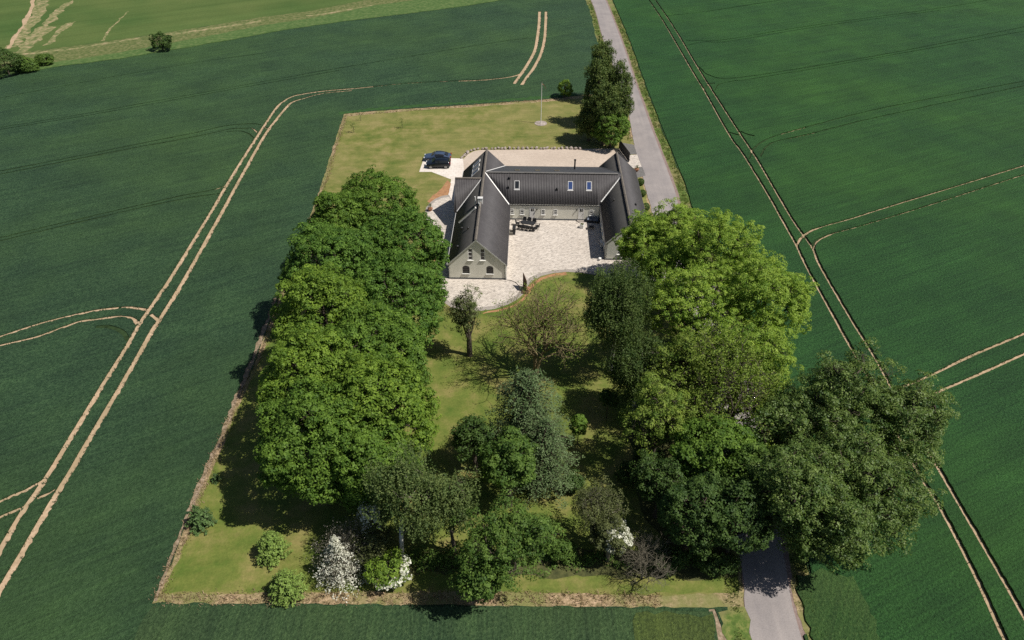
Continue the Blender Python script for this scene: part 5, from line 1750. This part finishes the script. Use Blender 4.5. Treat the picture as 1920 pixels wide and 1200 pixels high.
# ------------------------------------------------------------------ uncountable growth
def tufts(name, pts, mat, label, cat, h=.3, per=7, seed=1, spread=.16, w_=.03):
    rng = np.random.default_rng(seed)
    P_ = np.repeat(np.array(pts), per, axis=0)
    N = len(P_)
    b = P_ + np.concatenate([rng.normal(size=(N, 2)) * spread, np.zeros((N, 1))], 1)
    a = rng.uniform(0, 6.28, N)
    hh = rng.uniform(.5, 1.2, N) * h
    side = np.stack([np.cos(a), np.sin(a), np.zeros(N)], 1) * w_
    lean = rng.normal(size=(N, 3)) * np.array([.4, .4, 0]) * hh[:, None] + np.stack([np.zeros(N), np.zeros(N), hh], 1)
    V = np.stack([b - side, b + side, b + side * .3 + lean, b - side * .3 + lean], 1).reshape(-1, 3).astype(np.float32)
    me = bpy.data.meshes.new(name)
    me.vertices.add(4 * N); me.vertices.foreach_set('co', V.ravel())
    me.loops.add(4 * N); me.loops.foreach_set('vertex_index', np.arange(4 * N, dtype=np.int32))
    me.polygons.add(N); me.polygons.foreach_set('loop_start', np.arange(0, 4 * N, 4, dtype=np.int32))
    me.update(calc_edges=True)
    at = me.attributes.new('tint', 'FLOAT', 'FACE')
    at.data.foreach_set('value', np.clip(.5 + .3 * rng.normal(size=N), 0, 1).astype(np.float32))
    return link_mesh(name, me, mat, label=label, cat=cat, kind='stuff')


L['straw'] = leaf_mat('dry_straw', (.16, .12, .055), (.46, .34, .22), .2)
L['grass'] = leaf_mat('verge_blades', (.045, .085, .014), (.16, .20, .045), .3)
L['grass_dark'] = leaf_mat('rank_grass_blades', (.045, .090, .018), (.140, .190, .055), .3)
L['wheat'] = leaf_mat('wheat_blades', (.018, .048, .020), (.050, .100, .045), .3)


def along(px, wd_, dens, seed, z=.06):
    rq = random.Random(seed)
    pts = catmull([G(*p) for p in px], .5)
    out = []
    for i in range(len(pts) - 1):
        a, b = pts[i], pts[i + 1]
        d = (b - a)
        if d.length < 1e-6: continue
        q = Vector((-d.y, d.x)).normalized()
        n_ = d.length * wd_ * dens
        for k in range(int(n_) + (rq.random() < n_ % 1)):
            p = a.lerp(b, rq.random()) + q * rq.uniform(-.5, .5) * wd_
            out.append((p.x, p.y, z))
    return out


tufts('dry_grass', along([(292, 1124), (560, 1124), (900, 1124), (1240, 1128)], 1.2, 9, 1) + along([(294, 1122), (345, 1010), (380, 915), (416, 830), (436, 775)], .9, 9, 2) + along([(436, 775), (500, 640), (522, 560), (572, 445), (606, 355), (649, 217)], .6, 8, 3)
      + along([(649, 217), (900, 198), (1045, 187)], .6, 6, 4), L['straw'], 'dead straw-coloured grass along the garden borders', 'grass', .28, 6, 5)
vr = [(p[0], p[1]) for p in offs(wr, -1.2) if 20 < p[1] < 200]
rq = random.Random(9)
vp = []
for (x, y) in vr:
    for k in range(14):
        vp.append((x + rq.uniform(-.6, .6), y + rq.uniform(-.8, .8), .06))
for (x, y) in [(p[0], p[1]) for p in offs(wl, .8) if 15 < p[1] < 210 and not (60 < p[1] < 118)]:
    for k in range(9):
        vp.append((x + rq.uniform(-.5, .5), y + rq.uniform(-.8, .8), .06))
tufts('verge_grass', vp, L['grass'], 'rough grass tufts growing along both sides of the lane', 'grass', .25, 7, 6)

# low undergrowth below the trees at the bottom of the garden
rg = random.Random(21)
tp = []
for pl, wd_ in tracks:
    lw_ = wd_ if not hasattr(wd_, '__len__') else sum(wd_) / 2
    pts_ = catmull([G(*p) for p in pl], .5)
    for i in range(len(pts_) - 1):
        a, b = pts_[i], pts_[i + 1]
        if (b - a).length < 1e-6 or a.y > 150: continue
        q_ = Vector((-(b - a).y, (b - a).x)).normalized()
        for k in range(2):
            side_ = rg.choice((-1, 1))
            p = a.lerp(b, rg.random()) + q_ * side_ * (lw_ / 2 + rg.gauss(.06, .05))
            tp.append((p.x, p.y, .02))
tufts('track_edge_wheat', tp, L['wheat'], 'wheat blades leaning over the edges of the wheel tracks', 'crop', .24, 5, 31, .09, .035)
rng = np.random.default_rng(77)
cl = along([(770, 1062), (900, 1062), (1050, 1055), (1240, 1050), (1370, 1050)], 1.5, 3.2, 10, .25) + along([(770, 1048), (850, 1046)], 1.5, 5, 11, .35)
cl = np.array(cl)
per = 34
ci = np.repeat(np.arange(len(cl)), per)
q = rng.normal(size=(len(ci), 3)); q /= np.linalg.norm(q, axis=1, keepdims=True); q[:, 2] = np.abs(q[:, 2])
hs = rng.uniform(.25, .6, len(cl))[ci]
pos = cl[ci] + q * hs[:, None]
ug = leaves_mesh('undergrowth', pos, q + np.array([0, 0, .5]), rng.uniform(.7, 1.3, len(ci)) * .18, .5 + .2 * rng.normal(size=len(ci)), L['oak'], None, rng)
tag(ug, 'tangled green undergrowth below the trees at the garden bottom', 'undergrowth', kind='stuff')
print('leaf faces', sum(len(o.data.polygons) for o in C.objects if o.type == 'MESH'))
